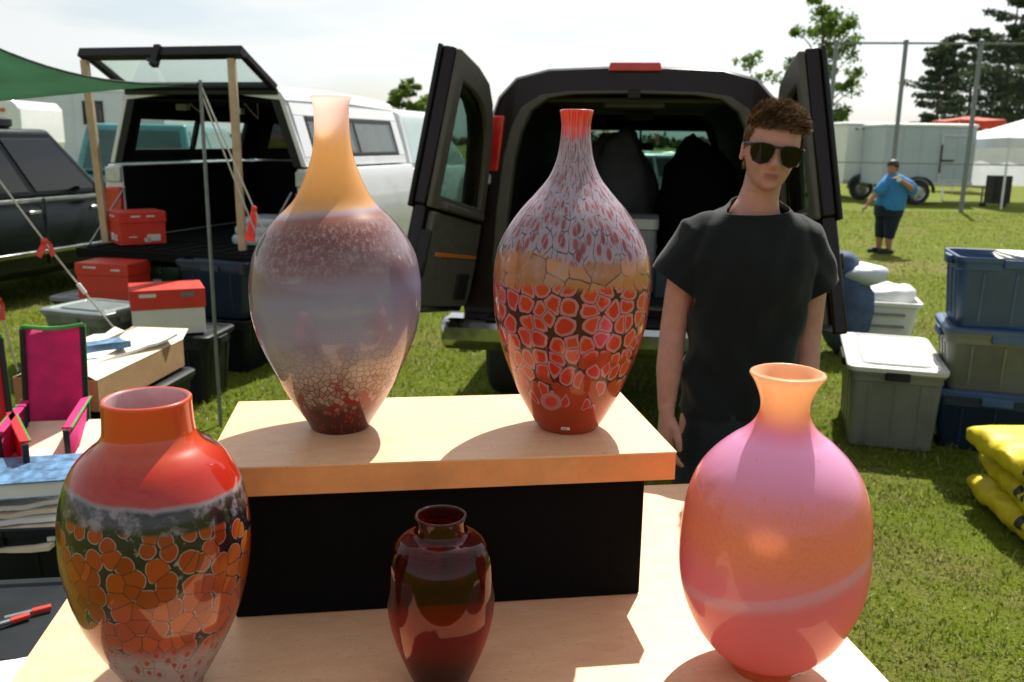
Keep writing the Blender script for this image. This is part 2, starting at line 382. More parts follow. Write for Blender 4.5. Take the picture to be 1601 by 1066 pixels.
def pine(x, y, h, label, spread=1.0, low=.3, tiers=13, seed=1):
    rs = random.Random(seed); t = thing('pine_tree', label, 'tree', (x, y, 0), 0, 'pine trees beyond the trailers')
    tr = MB(); tr.tube([(0, 0, -.1), (.05, 0, h*.3), (-.08, .05, h*.6), (.03, 0, h*.85), (0, 0, h*.98)], [h*.018, h*.015, h*.011, h*.006, .02], 8)
    cl = []
    for k in range(tiers):
        f = k/(tiers-1); z = h*(low+(1-low)*f*.97); reach = h*.36*spread*(1-.62*f**1.6)*rs.uniform(.55, 1.2)
        nb = rs.randint(4, 6); a0 = rs.uniform(0, 6.28)
        for b in range(nb):
            if rs.random() < .22: continue
            a = a0+6.283*b/nb+rs.uniform(-.35, .35); ln = reach*rs.uniform(.6, 1.1); up = rs.uniform(.02, .28)*ln
            tip = Vector((math.cos(a)*ln, math.sin(a)*ln, z+up)); mid = Vector((tip.x*.5, tip.y*.5, z+up*.25))
            tr.tube([(0, 0, z), mid, tip], [h*.0042, h*.003, h*.0014], 5)
            for q in range(3):
                g_ = .45+.3*q+rs.uniform(-.1, .1); cl.append((Vector((tip.x*g_, tip.y*g_, z+up*g_+.12)), (ln*.17+.12, ln*.17+.12, .15+ln*.05)))
    cl.append((Vector((0, 0, h*.97)), (.35, .35, .5)))
    tr.build('trunk', MAT['bark'], t); leaves(cl, 58, .13, NEEDLE, 'crown', t, 1.25)
    return t
def broadleaf(x, y, h, label, spread=.22, n=26, low=.35, mat=None, leaf=.11, per=70, seed=3, gap=.5, name='leafy_tree', group=None):
    rs = random.Random(seed); t = thing(name, label, 'tree', (x, y, 0), 0, group)
    tr = MB(); tr.tube([(0, 0, -.1), (.06, .03, h*.3), (-.05, 0, h*.55), (.05, 0, h*.8)], [h*.02, h*.016, h*.011, .03], 8)
    cl = []
    for k in range(n):
        f = rs.random(); z = h*(low+(1-low)*f); w = h*spread*math.sin(math.pi*min(1, .18+.78*f))**.7
        a = rs.uniform(0, 6.283); rr = w*rs.uniform(.35, 1.05); p = Vector((math.cos(a)*rr, math.sin(a)*rr, z))
        st = Vector((0, 0, max(h*.2, z-rr*.8-h*.06)))
        tr.tube([st, st.lerp(p, .55)+Vector((0, 0, .1)), p], [h*.007, h*.004, h*.0015], 5)
        s = h*rs.uniform(.045, .085)/gap*.5
        cl.append((p, (s*1.25, s*1.25, s*.85)))
        for q in range(2): cl.append((p+Vector((rs.uniform(-1, 1), rs.uniform(-1, 1), rs.uniform(-.6, .6)))*s*1.3, (s*.6, s*.6, s*.45)))
    tr.build('trunk', MAT['bark'], t); leaves(cl, per, leaf, mat or LEAF, 'crown', t)
    return t
P_ = lambda px, Y: at(px, 300, Y).x
for px, Y, h, sp, low, sd, lb in ((1452, 60, 8.3, .82, .22, 2, 'slim dark pine rising above the grey cargo trailer'),
                                  (1500, 66, 9.6, .95, .22, 5, 'dark pine behind the red canopy roof'),
                                  (1553, 62, 11.6, 1.1, .2, 8, 'tallest broad dark pine behind the white canopy tent'),
                                  (1612, 58, 11.0, 1.1, .15, 11, 'dense dark pine at the right end of the row of pines'),
                                  (1585, 75, 10.5, 1.15, .12, 14, 'dark pine standing farther back between two taller pines')):
    pine(P_(px, Y), Y, h, lb, sp, low, 14, sd)
broadleaf(P_(1266, 48), 48, 8.7, 'thin airy tree with bright green leaf clumps beside the fence posts', .21, 26, .30, None, .12, 80, 21, .50)
broadleaf(P_(1160, 44), 44, 5.6, 'sparse treetop showing above the roof of the dark van', .17, 14, .5, None, .10, 34, 22, .55)
broadleaf(P_(640, 60), 60, 5.2, 'small round green tree above the cab of the white pickup', .3, 26, .35, None, .13, 80, 23, .5)
# far tree line on the horizon, one mass
cl = []
for k in range(560):
    x = random.uniform(-210, 240); y = 250+random.uniform(-15, 15); hh = 2.6+1.6*noise.noise((x*.03, 0, 0))+random.uniform(-1, 1.4)
    cl.append((Vector((x, y, hh*.5+.3)), (2.4, 2, hh*.55)))
tag(leaves(cl, 34, .75, FAR_LEAF, 'treeline'), 'far dark tree line along the horizon', 'tree line', kind='stuff')

# ------------------------------------------------------------------ wheels, generic vehicles
def wheel(parent, x, y, r=.36, w=.24, rim=True):
    T = Matrix.Translation((x, y, r)) @ Matrix.Rotation(R(90), 4, 'Y')
    a = MB(); pr = [(r*.62, -w/2), (r*.9, -w/2), (r*.98, -w*.4), (r, -w*.25), (r, w*.25), (r*.98, w*.4), (r*.9, w/2), (r*.62, w/2)]
    a.lathe(pr+[pr[0]], 24, (0, 0), 0, T); o = a.build('wheel', MAT['rubber'], parent)
    b = MB(); b.lathe([(r*.6, -w*.4), (r*.62, -w*.46), (r*.5, -w*.3), (r*.12, -w*.38), (.001, -w*.38)], 20, (0, 0), 0, T)
    b.lathe([(r*.6, w*.4), (r*.62, w*.46), (r*.5, w*.3), (r*.12, w*.38), (.001, w*.38)], 20, (0, 0), 0, T)
    for k in range(5):
        a_ = k*2*math.pi/5
        for s_ in (-1, 1): b.box((0, r*.34, s_*w*.37), (r*.13, r*.45, .03), 0, T @ Matrix.Rotation(a_, 4, 'Z'))
    b.build('rim', MAT['alloy'], o); return o
def pane(parent, corners, mat, name='window', t=.012, inset=0.0):
    """corners counter-clockwise seen from outside; a thin slab standing proud of them"""
    c = [Vector(p) for p in corners]; n = (c[1]-c[0]).cross(c[2]-c[0]).normalized(); m = sum(c, Vector())/len(c)
    if inset: c = [p+(m-p).normalized()*inset for p in c]
    b = MB(); k = len(c); b.loft([[p-n*t*.3 for p in c], [p+n*t for p in c]], (1, 1))
    return b.build(name, mat, parent, smooth=0, bevel=.004, seg=1)
def car(name, label, loc, rotz, paint, L_=4.6, Wd=1.8, belt=1.0, top=1.5, cab=(.9, 3.7), roof=(1.3, 3.2), hood=.92, glass='dark_glass', group=None, cat='car', chrome=False, rear_lamp=True, doors=(2.3,)):
    """y = 0 is the rear bumper, y = L_ the front"""
    t = thing(name, label, cat, loc, rotz, group)
    h = Wd/2; b = MB()
    st = [(0, .45, .80, .86), (.06, .36, belt*.93, .95), (.35, .30, belt, .99), (cab[0], .28, belt, 1), (cab[1], .28, belt, 1), (cab[1]+.15, .28, belt*.985, .995), (L_-.35, .30, hood, .98), (L_-.07, .36, hood*.9, .93), (L_, .45, hood*.72, .84)]
    rings = []
    for y, z0, z1, k in st:
        w = h*k; zc = z0+(z1-z0)*.55
        rings.append([(x, y, z) for x, z in ((-w*.86, z0), (-w*.98, z0+.10), (-w, zc), (-w*.975, z1-.09), (-w*.90, z1), (w*.90, z1), (w*.975, z1-.09), (w, zc), (w*.98, z0+.10), (w*.86, z0))])
    b.loft(rings); b.build('body', paint, t, smooth=50, bevel=.012)
    k = .90*h; kt = .76*h; g_ = MB()
    lo = [(-k, cab[0], belt-.01), (k, cab[0], belt-.01), (k, cab[1], belt-.01), (-k, cab[1], belt-.01)]
    hi = [(-kt, roof[0], top), (kt, roof[0], top), (kt, roof[1], top), (-kt, roof[1], top)]
    g_.hexa(lo, hi); g_.build('roof', paint, t, smooth=30, bevel=.05, seg=3)
    def lerp3(p, q, f): return Vector(p).lerp(Vector(q), f)
    def quad(a0, a1, b1, b0, u0, u1, v0, v1):
        lo_ = lambda u: lerp3(a0, a1, u); hi_ = lambda u: lerp3(b0, b1, u)
        return [lo_(u0).lerp(hi_(u0), v0), lo_(u1).lerp(hi_(u1), v0), lo_(u1).lerp(hi_(u1), v1), lo_(u0).lerp(hi_(u0), v1)]
    G = MAT[glass]
    pane(t, quad(lo[0], lo[1], hi[1], hi[0], .07, .93, .08, .86), G, 'rear_window')
    pane(t, quad(lo[2], lo[3], hi[3], hi[2], .06, .94, .06, .90), G, 'windscreen')
    segs = [0.0]+[(d-cab[0])/(cab[1]-cab[0]) for d in doors]+[1.0]
    for i in range(len(segs)-1):
        u0, u1 = segs[i]+(.05 if i == 0 else .015), segs[i+1]-(.05 if i == len(segs)-2 else .015)
        pane(t, quad(lo[1], lo[2], hi[2], hi[1], u0, u1, .10, .86), G, 'window')
        pane(t, quad(lo[3], lo[0], hi[0], hi[3], 1-u1, 1-u0, .10, .86), G, 'window')
    for d in list(doors)+[cab[0]+.05, cab[1]-.12]:
        for s in (-1, 1):
            m = MB(); m.box((s*h*.994, d, belt*.62+.08), (.012, .012, belt*.62)); m.build('door_gap', MAT['black_plastic'], t, smooth=0)
    for s in (-1, 1):
        for d in list(doors)+[cab[1]-.2]:
            m = MB(); m.box((s*h*.99, d-.14, belt-.13), (.035, .16, .035)); m.build('handle', MAT['chrome'] if chrome else paint, t, bevel=.008)
        if chrome:
            m = MB(); m.box((s*h*.965, (cab[0]+cab[1])/2, belt-.01), (.03, cab[1]-cab[0]+.5, .035)); m.build('window_trim', MAT['chrome'], t, bevel=.006)
            m = MB(); m.box((s*h*1.0, L_/2, belt*.5), (.03, L_*.78, .045)); m.build('side_trim', MAT['chrome'], t, bevel=.008)
        m = MB(); m.box((s*h*.78, .045, belt*.78), (.20, .10, .16)); m.build('tail_light', MAT['red_lens'], t, bevel=.02)
        m = MB(); m.box((s*h*.66, L_-.06, hood*.72), (.30, .10, .13)); m.build('headlight', MAT['chrome'], t, bevel=.02)
        m = MB(); m.box((s*(h+.09), cab[1]-.35, belt+.07), (.17, .07, .13)); m.build('mirror', paint, t, bevel=.02)
        wheel(t, s*(h-.10), .85, .34, .22); wheel(t, s*(h-.10), L_-.9, .34, .22)
    m = MB(); m.box((0, -.02, .48), (Wd*.92, .14, .18)); m.build('bumper', MAT['black_plastic'], t, bevel=.03)
    m = MB(); m.box((0, L_+.01, .46), (Wd*.9, .14, .18)); m.build('bumper', MAT['black_plastic'], t, bevel=.03)
    return t

# dark SUV at the far left, with things on its roof
sv = Vector((-4.86, 8.5, 0)); yaw = R(-13.5); fdir = Vector((-math.sin(yaw), math.cos(yaw), 0)); rdir = Vector((math.cos(yaw), math.sin(yaw), 0))
so_ = sv-rdir*.93-fdir*1.75
suv = car('dark_suv', 'dark green grey sport utility vehicle with chrome trim along its side', so_, yaw, MAT['suv_paint'], 4.75, 1.86, 1.06, 1.74, (.25, 3.45), (.45, 2.75), 1.04, 'dark_glass', None, 'SUV', True, True, (1.35, 2.35))
def on_suv(x, y, z): return so_+rdir*x+fdir*y+Vector((0, 0, z))
b = MB(); b.box((0, 0, .06), (.55, .42, .12)); b.box((0, 0, .135), (.57, .44, .03))
tag(b.build('board_box', MAT['wood_dark'], None, on_suv(.15, 1.7, 1.74), yaw, bevel=.008), 'brown wooden box lying on the roof of the dark vehicle', 'box')
b = MB(); b.loft([rring(.36, .34, .1, z, 4) if i else rring(.30, .28, .1, z, 4) for i, z in enumerate((0, .03, .09))]+[rring(.26, .24, .1, .11, 4)])
b.tube([(-.1, 0, .1), (-.05, 0, .15), (.05, 0, .15), (.1, 0, .1)], .012, 6)
tag(b.build('black_bag', MAT['black_plastic'], None, on_suv(.45, 2.25, 1.74), yaw), 'flat black bag lying on the roof of the dark vehicle', 'bag')
# teal minivan, other parked cars
car('teal_minivan', 'teal minivan parked behind the white pickup with its rear towards us', (-5.75, 13.6, 0), R(4), MAT['teal_paint'], 4.7, 1.95, 1.15, 1.86, (.15, 4.0), (.4, 2.9), 1.05, 'tint', None, 'minivan', False, True, (1.6, 2.6))
car('parked_car', 'white sedan seen through the side window of the pickup cap', (-8.2, 21, 0), R(-80), MAT['white_paint'], 4.5, 1.75, .95, 1.45, group='cars parked in the field')
for px, Y, pt, rz, lb in ((1010, 19, 'silver_paint', -70, 'pale silver sedan seen through the windscreen of the van'),
                          (1075, 24, 'white_paint', -78, 'white hatchback farther off seen through the windscreen of the van'),
                          (960, 27, 'teal_paint', -75, 'teal sedan farther off seen through the windscreen of the van')):
    car('parked_car', lb, (P_(px, Y)-2.2, Y, 0), R(rz), MAT[pt], 4.5, 1.75, .95, 1.46, group='cars parked in the field')
# ------------------------------------------------------------------ trailers, canopy tents, backstop
def trailer(name, label, loc, rotz, L_, H_, D_, skin, z0=.55, wheels=(.5,), door=None, seams=6, group=None, roofmat=None, marks=None, front_slope=0):
    """x along the long side facing us (-y is the near face)"""
    t = thing(name, label, 'trailer', loc, rotz, group)
    b = MB(); b.hexa([(0, 0, z0), (L_, 0, z0), (L_, D_, z0), (0, D_, z0)], [(0, 0, H_-.1), (L_-front_slope, 0, H_-.1), (L_-front_slope, D_, H_-.1), (0, D_, H_-.1)]); b.build('body', skin, t, smooth=0, bevel=.03)
    b = MB(); b.loft([rring(L_+.06-front_slope, D_+.06, .08, z, 3, (L_-front_slope)/2, D_/2) for z in (H_-.1, H_-.03)]+[rring(L_-.14-front_slope, D_-.14, .08, H_, 3, (L_-front_slope)/2, D_/2)]); b.build('roof', roofmat or MAT['white_trailer'], t, bevel=.01)
    for k in range(1, seams):
        b = MB(); b.box((L_*k/seams, -.006, (z0+H_-.1)/2), (.03, .012, H_-.12-z0)); b.build('seam', skin, t, smooth=0)
    b = MB(); b.box((L_/2, -.012, z0+.07), (L_+.02, .03, .12)); b.build('skirt_rail', MAT['alu'], t, bevel=.005)
    for f in wheels:
        w = wheel(t, 0, 0, .36, .24); w.rotation_euler.z = R(90); w.location = (L_*f, -.02, 0)
        b = MB(); a = [(.47*math.cos(q), .47*math.sin(q)) for q in [math.pi*k/10 for k in range(11)]]
        b.loft([[(L_*f+x*k, y_, .36+z*k) for x, z in a] for k, y_ in ((1, -.03), (1, -.22), (.93, -.22), (.93, -.03))], (0, 0), closed=False); b.build('fender', MAT['frame_black'], t)
    if door:
        x, w, z1 = door; b = MB(); b.ring_prism([(x-w/2, z0+.14), (x+w/2, z0+.14), (x+w/2, z1), (x-w/2, z1)], [(x-w/2+.05, z0+.19), (x+w/2-.05, z0+.19), (x+w/2-.05, z1-.05), (x-w/2+.05, z1-.05)], -.03, 0)
        o = b.build('door_frame', MAT['alu'], t, smooth=0)
        b = MB(); b.box((x-w/2+.02, -.045, (z0+z1)/2+.05), (.035, .03, (z1-z0)*.55)); b.box((x-w/2+.22, -.045, (z0+z1)/2), (.36, .03, .045)); b.build('latch_bar', MAT['frame_black'], t, smooth=0)
    b = MB(); b.tube([(L_, D_*.2, z0), (L_+.9, D_*.5, z0-.05)], .035, 6); b.tube([(L_, D_*.8, z0), (L_+.9, D_*.5, z0-.05)], .035, 6); b.tube([(L_+.8, D_*.5, 0), (L_+.8, D_*.5, z0)], .03, 6); b.build('tow_frame', MAT['galv'], t)
    return t
x0 = P_(1376, 27); x1 = P_(1520, 27)
trailer('cargo_trailer', 'grey enclosed cargo trailer with side door behind the woman in blue', (x0, 27, 0), R(-2), x1-x0-.1, 2.36, 1.9, MAT['grey_trailer'], .55, (.40,), (2.05, .85, 2.05), 5)
wx0 = P_(1316, 29); wx1 = P_(1374, 29)
wt = trailer('box_trailer', 'tall white box trailer seen from its end beside the open van door', (wx0, 29, 0), R(2), wx1-wx0, 2.42, 4.5, MAT['white_trailer'], .5, (.5,), None, 1)
b = MB()
for x, z in ((.25, 2.2), (.42, 2.22), (.6, 2.22), (.78, 2.2)): b.box((x*(wx1-wx0), -.012, z), (.09, .02, .06))
b.build('marker_lights', MAT['galv'], wt, smooth=0)
b = MB(); b.lathe([(.001, 0), (.05, 0), (.11, .004), (.05, .008), (.001, .008)], 6, (0, 0), 0, Matrix.Translation((.55*(wx1-wx0), -.01, 1.86)) @ Matrix.Rotation(R(90), 4, 'X')); b.build('emblem', MAT['wood_dark'], wt, smooth=0)
b = MB(); b.box(((wx1-wx0)*.93, -.02, 1.5), (.05, .04, .5)); b.build('door_latch', MAT['alu'], wt, smooth=0)
# long pale trailer home at the left, truck camper in front of it
lx = P_(-60, 25)
rv = trailer('trailer_home', 'long pale blue grey trailer home with white roof at the left', (lx, 25, 0), R(1), P_(262, 25)-lx, 2.92, 2.4, MAT['cool_trailer'], .6, (.35, .45), None, 7)
for px, w, h in ((155, .55, .62), (60, .7, .5)):
    b = MB(); xx = P_(px, 25)-lx; b.ring_prism([(xx-w/2, 1.95), (xx+w/2, 1.95), (xx+w/2, 1.95+h), (xx-w/2, 1.95+h)], [(xx-w/2+.05, 2.0), (xx+w/2-.05, 2.0), (xx+w/2-.05, 1.9+h), (xx-w/2+.05, 1.9+h)], -.04, 0); f_ = b.build('window', MAT['frame_black'], rv, smooth=0)
    pane(f_, [(xx-w/2+.05, -.01, 2.0), (xx+w/2-.05, -.01, 2.0), (xx+w/2-.05, -.01, 1.9+h), (xx-w/2+.05, -.01, 1.9+h)], MAT['dark_glass'], 'pane')
cx = P_(38, 19)
cp = thing('truck_camper', 'small white camper body with orange marker lights at the left edge', 'camper', (cx-2.6, 19, 0), R(2))
b = MB(); b.loft([[(x, y, z) for x, z in ((0, .7), (2.4, .7), (2.62, 1.5), (2.62, 2.2), (2.5, 2.36), (0, 2.42))] for y in (2.0, 0)]); b.build('body', MAT['white_paint'], cp, smooth=0, bevel=.05)
b = MB(); b.box((1.2, -.012, 1.52), (2.3, .03, .06)); b.build('trim_strip', MAT['alu'], cp, smooth=0)
for x in (1.9, 2.25):
    b = MB(); b.box((x, -.02, 2.16), (.16, .05, .07)); b.build('marker_light', MAT['amber'], cp, bevel=.01)
pane(cp, [(.4, 0, 1.7), (1.5, 0, 1.7), (1.5, 0, 2.1), (.4, 0, 2.1)], MAT['dark_glass'])
for x in (.5, 1.9): wheel(cp, x, .15, .38, .25).rotation_euler.z = 0
b = MB(); b.box((1.2, 1.0, .6), (2.3, 1.7, .2)); b.build('chassis', MAT['frame_black'], cp, smooth=0)

def canopy(name, label, x, y, w, d, eave, peak, cloth, wall=False):
    t = thing(name, label, 'canopy', (x, y, 0), R(-3))
    b = MB(); rings = []
    for f, z in ((1, eave-.28), (1, eave), (.55, eave+(peak-eave)*.36), (.2, eave+(peak-eave)*.78), (.02, peak)):
        rings.append([(i*w/2*f, j*d/2*f, z-(.05 if k % 2 and f > .3 else 0)) for k, (i, j) in enumerate(((-1, -1), (0, -1), (1, -1), (1, 0), (1, 1), (0, 1), (-1, 1), (-1, 0)))])
    b.loft(rings, (0, 1)); b.build('roof', cloth, t, smooth=50)
    for i in (-1, 1):
        for j in (-1, 1):
            b = MB(); b.tube([(i*w*.485, j*d*.485, 0), (i*w*.485, j*d*.485, eave)], .035, 6); b.build('leg', MAT['white_paint'], t)
    if wall:
        b = MB(); n = 24
        b.loft([[(-w/2+w*k/n, d*.42+.05*math.sin(k*1.3), z) for k in range(n+1)] for z in (.5, 1.2, eave)], (0, 0), closed=False); b.build('side_wall', cloth, t, smooth=180)
    return t
canopy('canopy_tent', 'white canopy tent at the right edge with pale side wall', P_(1530, 27)+2.1, 27.5, 4.2, 4.2, 1.98, 2.75, MAT['canvas_white'], True)
b = MB(); b.box((0, 0, .50), (.52, .5, .8)); b.box((0, -.26, .55), (.42, .03, .55)); b.tube([(-.3, .2, .1), (-.3, .2, 0)], .1, 8); b.tube([(.3, .2, .1), (.3, .2, 0)], .1, 8)
tag(b.build('equipment_case', MAT['frame_black'], None, (P_(1560, 26.6), 26.6, 0), bevel=.02), 'black equipment case standing under the white canopy tent', 'case')
canopy('red_canopy', 'red canopy roof showing above the grey cargo trailer', P_(1500, 36), 36, 1.7, 2.6, 2.72, 2.86, MAT['canopy_red'])
# ball field backstop
bs = thing('backstop_fence', 'tall chain link backstop with grey steel posts and a top rail', 'fence', (0, 0, 0))
tops = [(1300, 63), (1405, 64), (1519, 67), (1640, 70)]; Yb = [24.6, 24.4, 24.2, 24.0]; px_ = [P_(a[0]-13, y) for a, y in zip(tops, Yb)]; ztop = at(1405, 64, 24.3).z
for x, y in zip(px_, Yb):
    b = MB(); b.tube([(x, y, 0), (x, y, ztop)], .062, 8); b.lathe([(.075, 0), (.06, .05), (.001, .07)], 8, (0, 0), 0, Matrix.Translation((x, y, ztop))); b.build('post', MAT['galv'], bs)
for z in (ztop-.04, 1.25):
    for i in range(3):
        b = MB(); b.tube([(px_[i], Yb[i], z), (px_[i+1], Yb[i+1], z)], .03 if z > 2 else .018, 6); b.build('rail', MAT['galv'], bs)
b = MB(); xa, xb = px_[0], px_[3]; st = .12
for k in range(int((xb-xa+ztop)/st)):
    for sgn in (1, -1):
        u0 = k*st-ztop if sgn > 0 else k*st; p = []
        for z in (.05, ztop-.05):
            p.append((u0+z if sgn > 0 else u0-z, z))
        (ua, za), (ub, zb) = p
        def clip(u, z, u2, z2, lim):
            return (lim, z+(z2-z)*(lim-u)/(u2-u))
        Wd_ = xb-xa
        if max(ua, ub) <= 0 or min(ua, ub) >= Wd_: continue
        if ua < 0: ua, za = clip(ua, za, ub, zb, 0)
        elif ua > Wd_: ua, za = clip(ua, za, ub, zb, Wd_)
        if ub < 0: ub, zb = clip(ub, zb, ua, za, 0)
        elif ub > Wd_: ub, zb = clip(ub, zb, ua, za, Wd_)
        yy = lambda u: Yb[0]+(Yb[3]-Yb[0])*u/Wd_
        b.tube([(xa+ua, yy(ua)+.004*sgn, za), (xa+ub, yy(ub)+.004*sgn, zb)], .0006, 3, caps=(0, 0))
o = b.build('chain_link', MAT['galv'], bs, smooth=0); o['kind'] = 'stuff'

# ------------------------------------------------------------------ white pickup with a truck cap
py = R(-16); pc = Vector((-2.44, 7.2, 0))
pk = thing('pickup_truck', 'white pickup with truck cap open at the back and tailgate down', 'pickup truck', pc, py)
pf = Vector((-math.sin(py), math.cos(py), 0)); pr_ = Vector((math.cos(py), math.sin(py), 0))
def on_pk(x, y, z): return pc+pr_*x+pf*y+Vector((0, 0, z))
WP, FB = MAT['white_paint'], MAT['frame_black']
BL = 2.0; zf, zr = .86, 1.46
for s in (-1, 1):
    b = MB(); b.loft([[(s*x, y, z) for x, z in ((.78, .55), (.95, .52), (.98, .95), (.965, 1.36), (.93, zr), (.80, zr))] for y in (0, BL)]); b.build('bed_side', WP, pk, smooth=40, bevel=.012)
    b = MB(); b.box((s*.87, -.012, 1.10), (.15, .05, .36)); b.build('tail_light', MAT['red_lens'], pk, bevel=.015)
    b = MB(); b.box((s*.87, -.008, 1.38), (.15, .03, .12)); b.build('bed_end_cap', MAT['alu'], pk, bevel=.01)
    b = MB(); b.box((s*.79, BL/2, (zf+zr)/2), (.02, BL-.04, zr-zf-.02)); b.build('bed_liner', MAT['bed_liner'], pk, smooth=0)
b = MB(); b.box((0, BL/2, zf-.06), (1.56, BL-.01, .12)); b.box((0, BL-.03, (zf+zr)/2), (1.54, .05, zr-zf)); b.build('bed_floor', MAT['bed_liner'], pk, smooth=0)
b = MB(); b.box((0, -.32, zf-.045), (1.52, .60, .07)); b.box((0, -.32, zf-.004), (1.40, .52, .014))
for k in range(9): b.box((-.6+.15*k, -.32, zf+.006), (.05, .5, .014))
b.build('tailgate', MAT['bed_liner'], pk, smooth=0, bevel=.008)
for s in (-1, 1):
    b = MB(); b.tube([(s*.76, -.02, zr-.18), (s*.74, -.5, zf)], .008, 5); b.build('tailgate_cable', MAT['steel'], pk)
b = MB(); b.loft([[(x, y, z) for y, z in ((-.16, .58), (-.20, .62), (-.20, .74), (-.16, .78), (-.02, .78), (-.02, .58))] for x in (-.98, .98)]); b.build('bumper', MAT['chrome'], pk, bevel=.02)
b = MB(); b.box((0, -.215, .67), (.34, .012, .16)); b.build('number_plate', MAT['white_card'], pk, smooth=0)
b = MB(); b.box((0, 2.2, .6), (1.0, 4.6, .2)); b.build('chassis', FB, pk, smooth=0)
# the cap: side frames with glass, roof, front wall
zc, zt = zr+.015, 2.03
def capx(z): return .88-.17*((z-zc)/(zt-zc))**1.3
cap_y0, cap_y1 = .02, 1.98
def cap_bar(x_sign, y0, y1, z0, z1, mat, name='cap_frame', t=.035):
    b = MB(); b.hexa([(x_sign*(capx(z0)-t), y0, z0), (x_sign*capx(z0), y0, z0), (x_sign*capx(z0), y1, z0), (x_sign*(capx(z0)-t), y1, z0)],
                     [(x_sign*(capx(z1)-t), y0, z1), (x_sign*capx(z1), y0, z1), (x_sign*capx(z1), y1, z1), (x_sign*(capx(z1)-t), y1, z1)])
    if mat is WP:
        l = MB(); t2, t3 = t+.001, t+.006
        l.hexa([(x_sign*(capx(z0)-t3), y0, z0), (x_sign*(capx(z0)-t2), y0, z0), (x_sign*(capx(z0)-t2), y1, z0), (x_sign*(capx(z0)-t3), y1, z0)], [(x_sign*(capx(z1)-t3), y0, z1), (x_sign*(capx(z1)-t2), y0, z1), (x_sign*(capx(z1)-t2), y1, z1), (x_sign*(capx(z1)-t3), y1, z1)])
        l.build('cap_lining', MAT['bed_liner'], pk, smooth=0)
    return b.build(name, mat, pk, smooth=0, bevel=.006)
for s in (-1, 1):
    cap_bar(s, cap_y0, cap_y1, zc, zc+.07, WP); cap_bar(s, cap_y0, cap_y1, 1.86, zt-.04, WP)
    cap_bar(s, cap_y0, cap_y0+.16, zc+.07, 1.86, WP); cap_bar(s, cap_y1-.14, cap_y1, zc+.07, 1.86, WP)
    z0, z1 = zc+.07, 1.86
    fr = cap_bar(s, cap_y0+.16, cap_y0+.20, z0, z1, FB, 'window_frame', .045); cap_bar(s, cap_y1-.18, cap_y1-.14, z0, z1, FB, 'window_frame', .045)
    cap_bar(s, cap_y0+.2, cap_y1-.18, z0, z0+.035, FB, 'window_frame', .045); cap_bar(s, cap_y0+.2, cap_y1-.18, z1-.035, z1, FB, 'window_frame', .045); cap_bar(s, 1.0, 1.04, z0+.035, z1-.035, FB, 'window_frame', .045)
    for ya, yb in ((cap_y0+.2, 1.0), (1.04, cap_y1-.18)):
        q = [(s*(capx(z0+.03)-.015), ya, z0+.03), (s*(capx(z0+.03)-.015), yb, z0+.03), (s*(capx(z1-.03)-.015), yb, z1-.03), (s*(capx(z1-.03)-.015), ya, z1-.03)]
        pane(pk, q if s > 0 else q[::-1], MAT['clear'], 'window')
    # black rubber edged rear post
    b = MB(); b.hexa([(s*(capx(zc)-.10), -.01, zc), (s*(capx(zc)-.035), -.01, zc), (s*(capx(zc)-.035), .02, zc), (s*(capx(zc)-.10), .02, zc)], [(s*(capx(zt)-.10), -.01, zt-.05), (s*(capx(zt)-.035), -.01, zt-.05), (s*(capx(zt)-.035), .02, zt-.05), (s*(capx(zt)-.10), .02, zt-.05)]); b.build('cap_seal', FB, pk, smooth=0)
    b = MB(); b.hexa([(s*(capx(zc)-.03), -.012, zc), (s*(capx(zc)+.01), -.012, zc), (s*(capx(zc)+.01), .02, zc), (s*(capx(zc)-.03), .02, zc)], [(s*(capx(zt)-.03), -.012, zt-.05), (s*(capx(zt)+.01), -.012, zt-.05), (s*(capx(zt)+.01), .02, zt-.05), (s*(capx(zt)-.03), .02, zt-.05)]); b.build('cap_post', MAT['white_paint'], pk, smooth=0, bevel=.006)
b = MB(); b.loft([[(x, y, z+dz) for x, z in ((-.74, zt-.06), (-.70, zt+.0), (-.55, zt+.045), (0, zt+.07), (.55, zt+.045), (.70, zt), (.74, zt-.06), (.60, zt-.05), (0, zt+.02), (-.60, zt-.05))] for y, dz in ((-.02, 0), (1.0, .015), (2.0, -.01))]); b.build('cap_roof', WP, pk, smooth=40)
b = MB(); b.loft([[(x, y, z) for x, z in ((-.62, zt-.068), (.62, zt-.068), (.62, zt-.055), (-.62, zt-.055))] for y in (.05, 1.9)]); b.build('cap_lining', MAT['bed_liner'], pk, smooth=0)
b = MB(); b.box((0, -.025, zt-.0), (1.36, .03, .045)); b.build('cap_rear_rail', FB, pk, smooth=0, bevel=.006)
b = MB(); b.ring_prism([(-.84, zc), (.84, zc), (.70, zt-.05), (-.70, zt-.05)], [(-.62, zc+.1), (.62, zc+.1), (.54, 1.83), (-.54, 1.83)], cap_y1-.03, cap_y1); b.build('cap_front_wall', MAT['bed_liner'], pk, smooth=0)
pane(pk, [(-.62, cap_y1-.02, zc+.1), (.62, cap_y1-.02, zc+.1), (.54, cap_y1-.02, 1.83), (-.54, cap_y1-.02, 1.83)], MAT['dark_glass'], 'window')
for x, z in ((-.5, 1.93), (.02, 1.90)):
    b = MB(); b.box((x, .45, z), (.10, .06, .05)); b.tube([(x+.1, .4, zt-.07), (x+.16, .5, z-.06), (x+.22, .4, zt-.07)], .006, 5); b.build('cap_lamp', MAT['alu'], pk, bevel=.01)
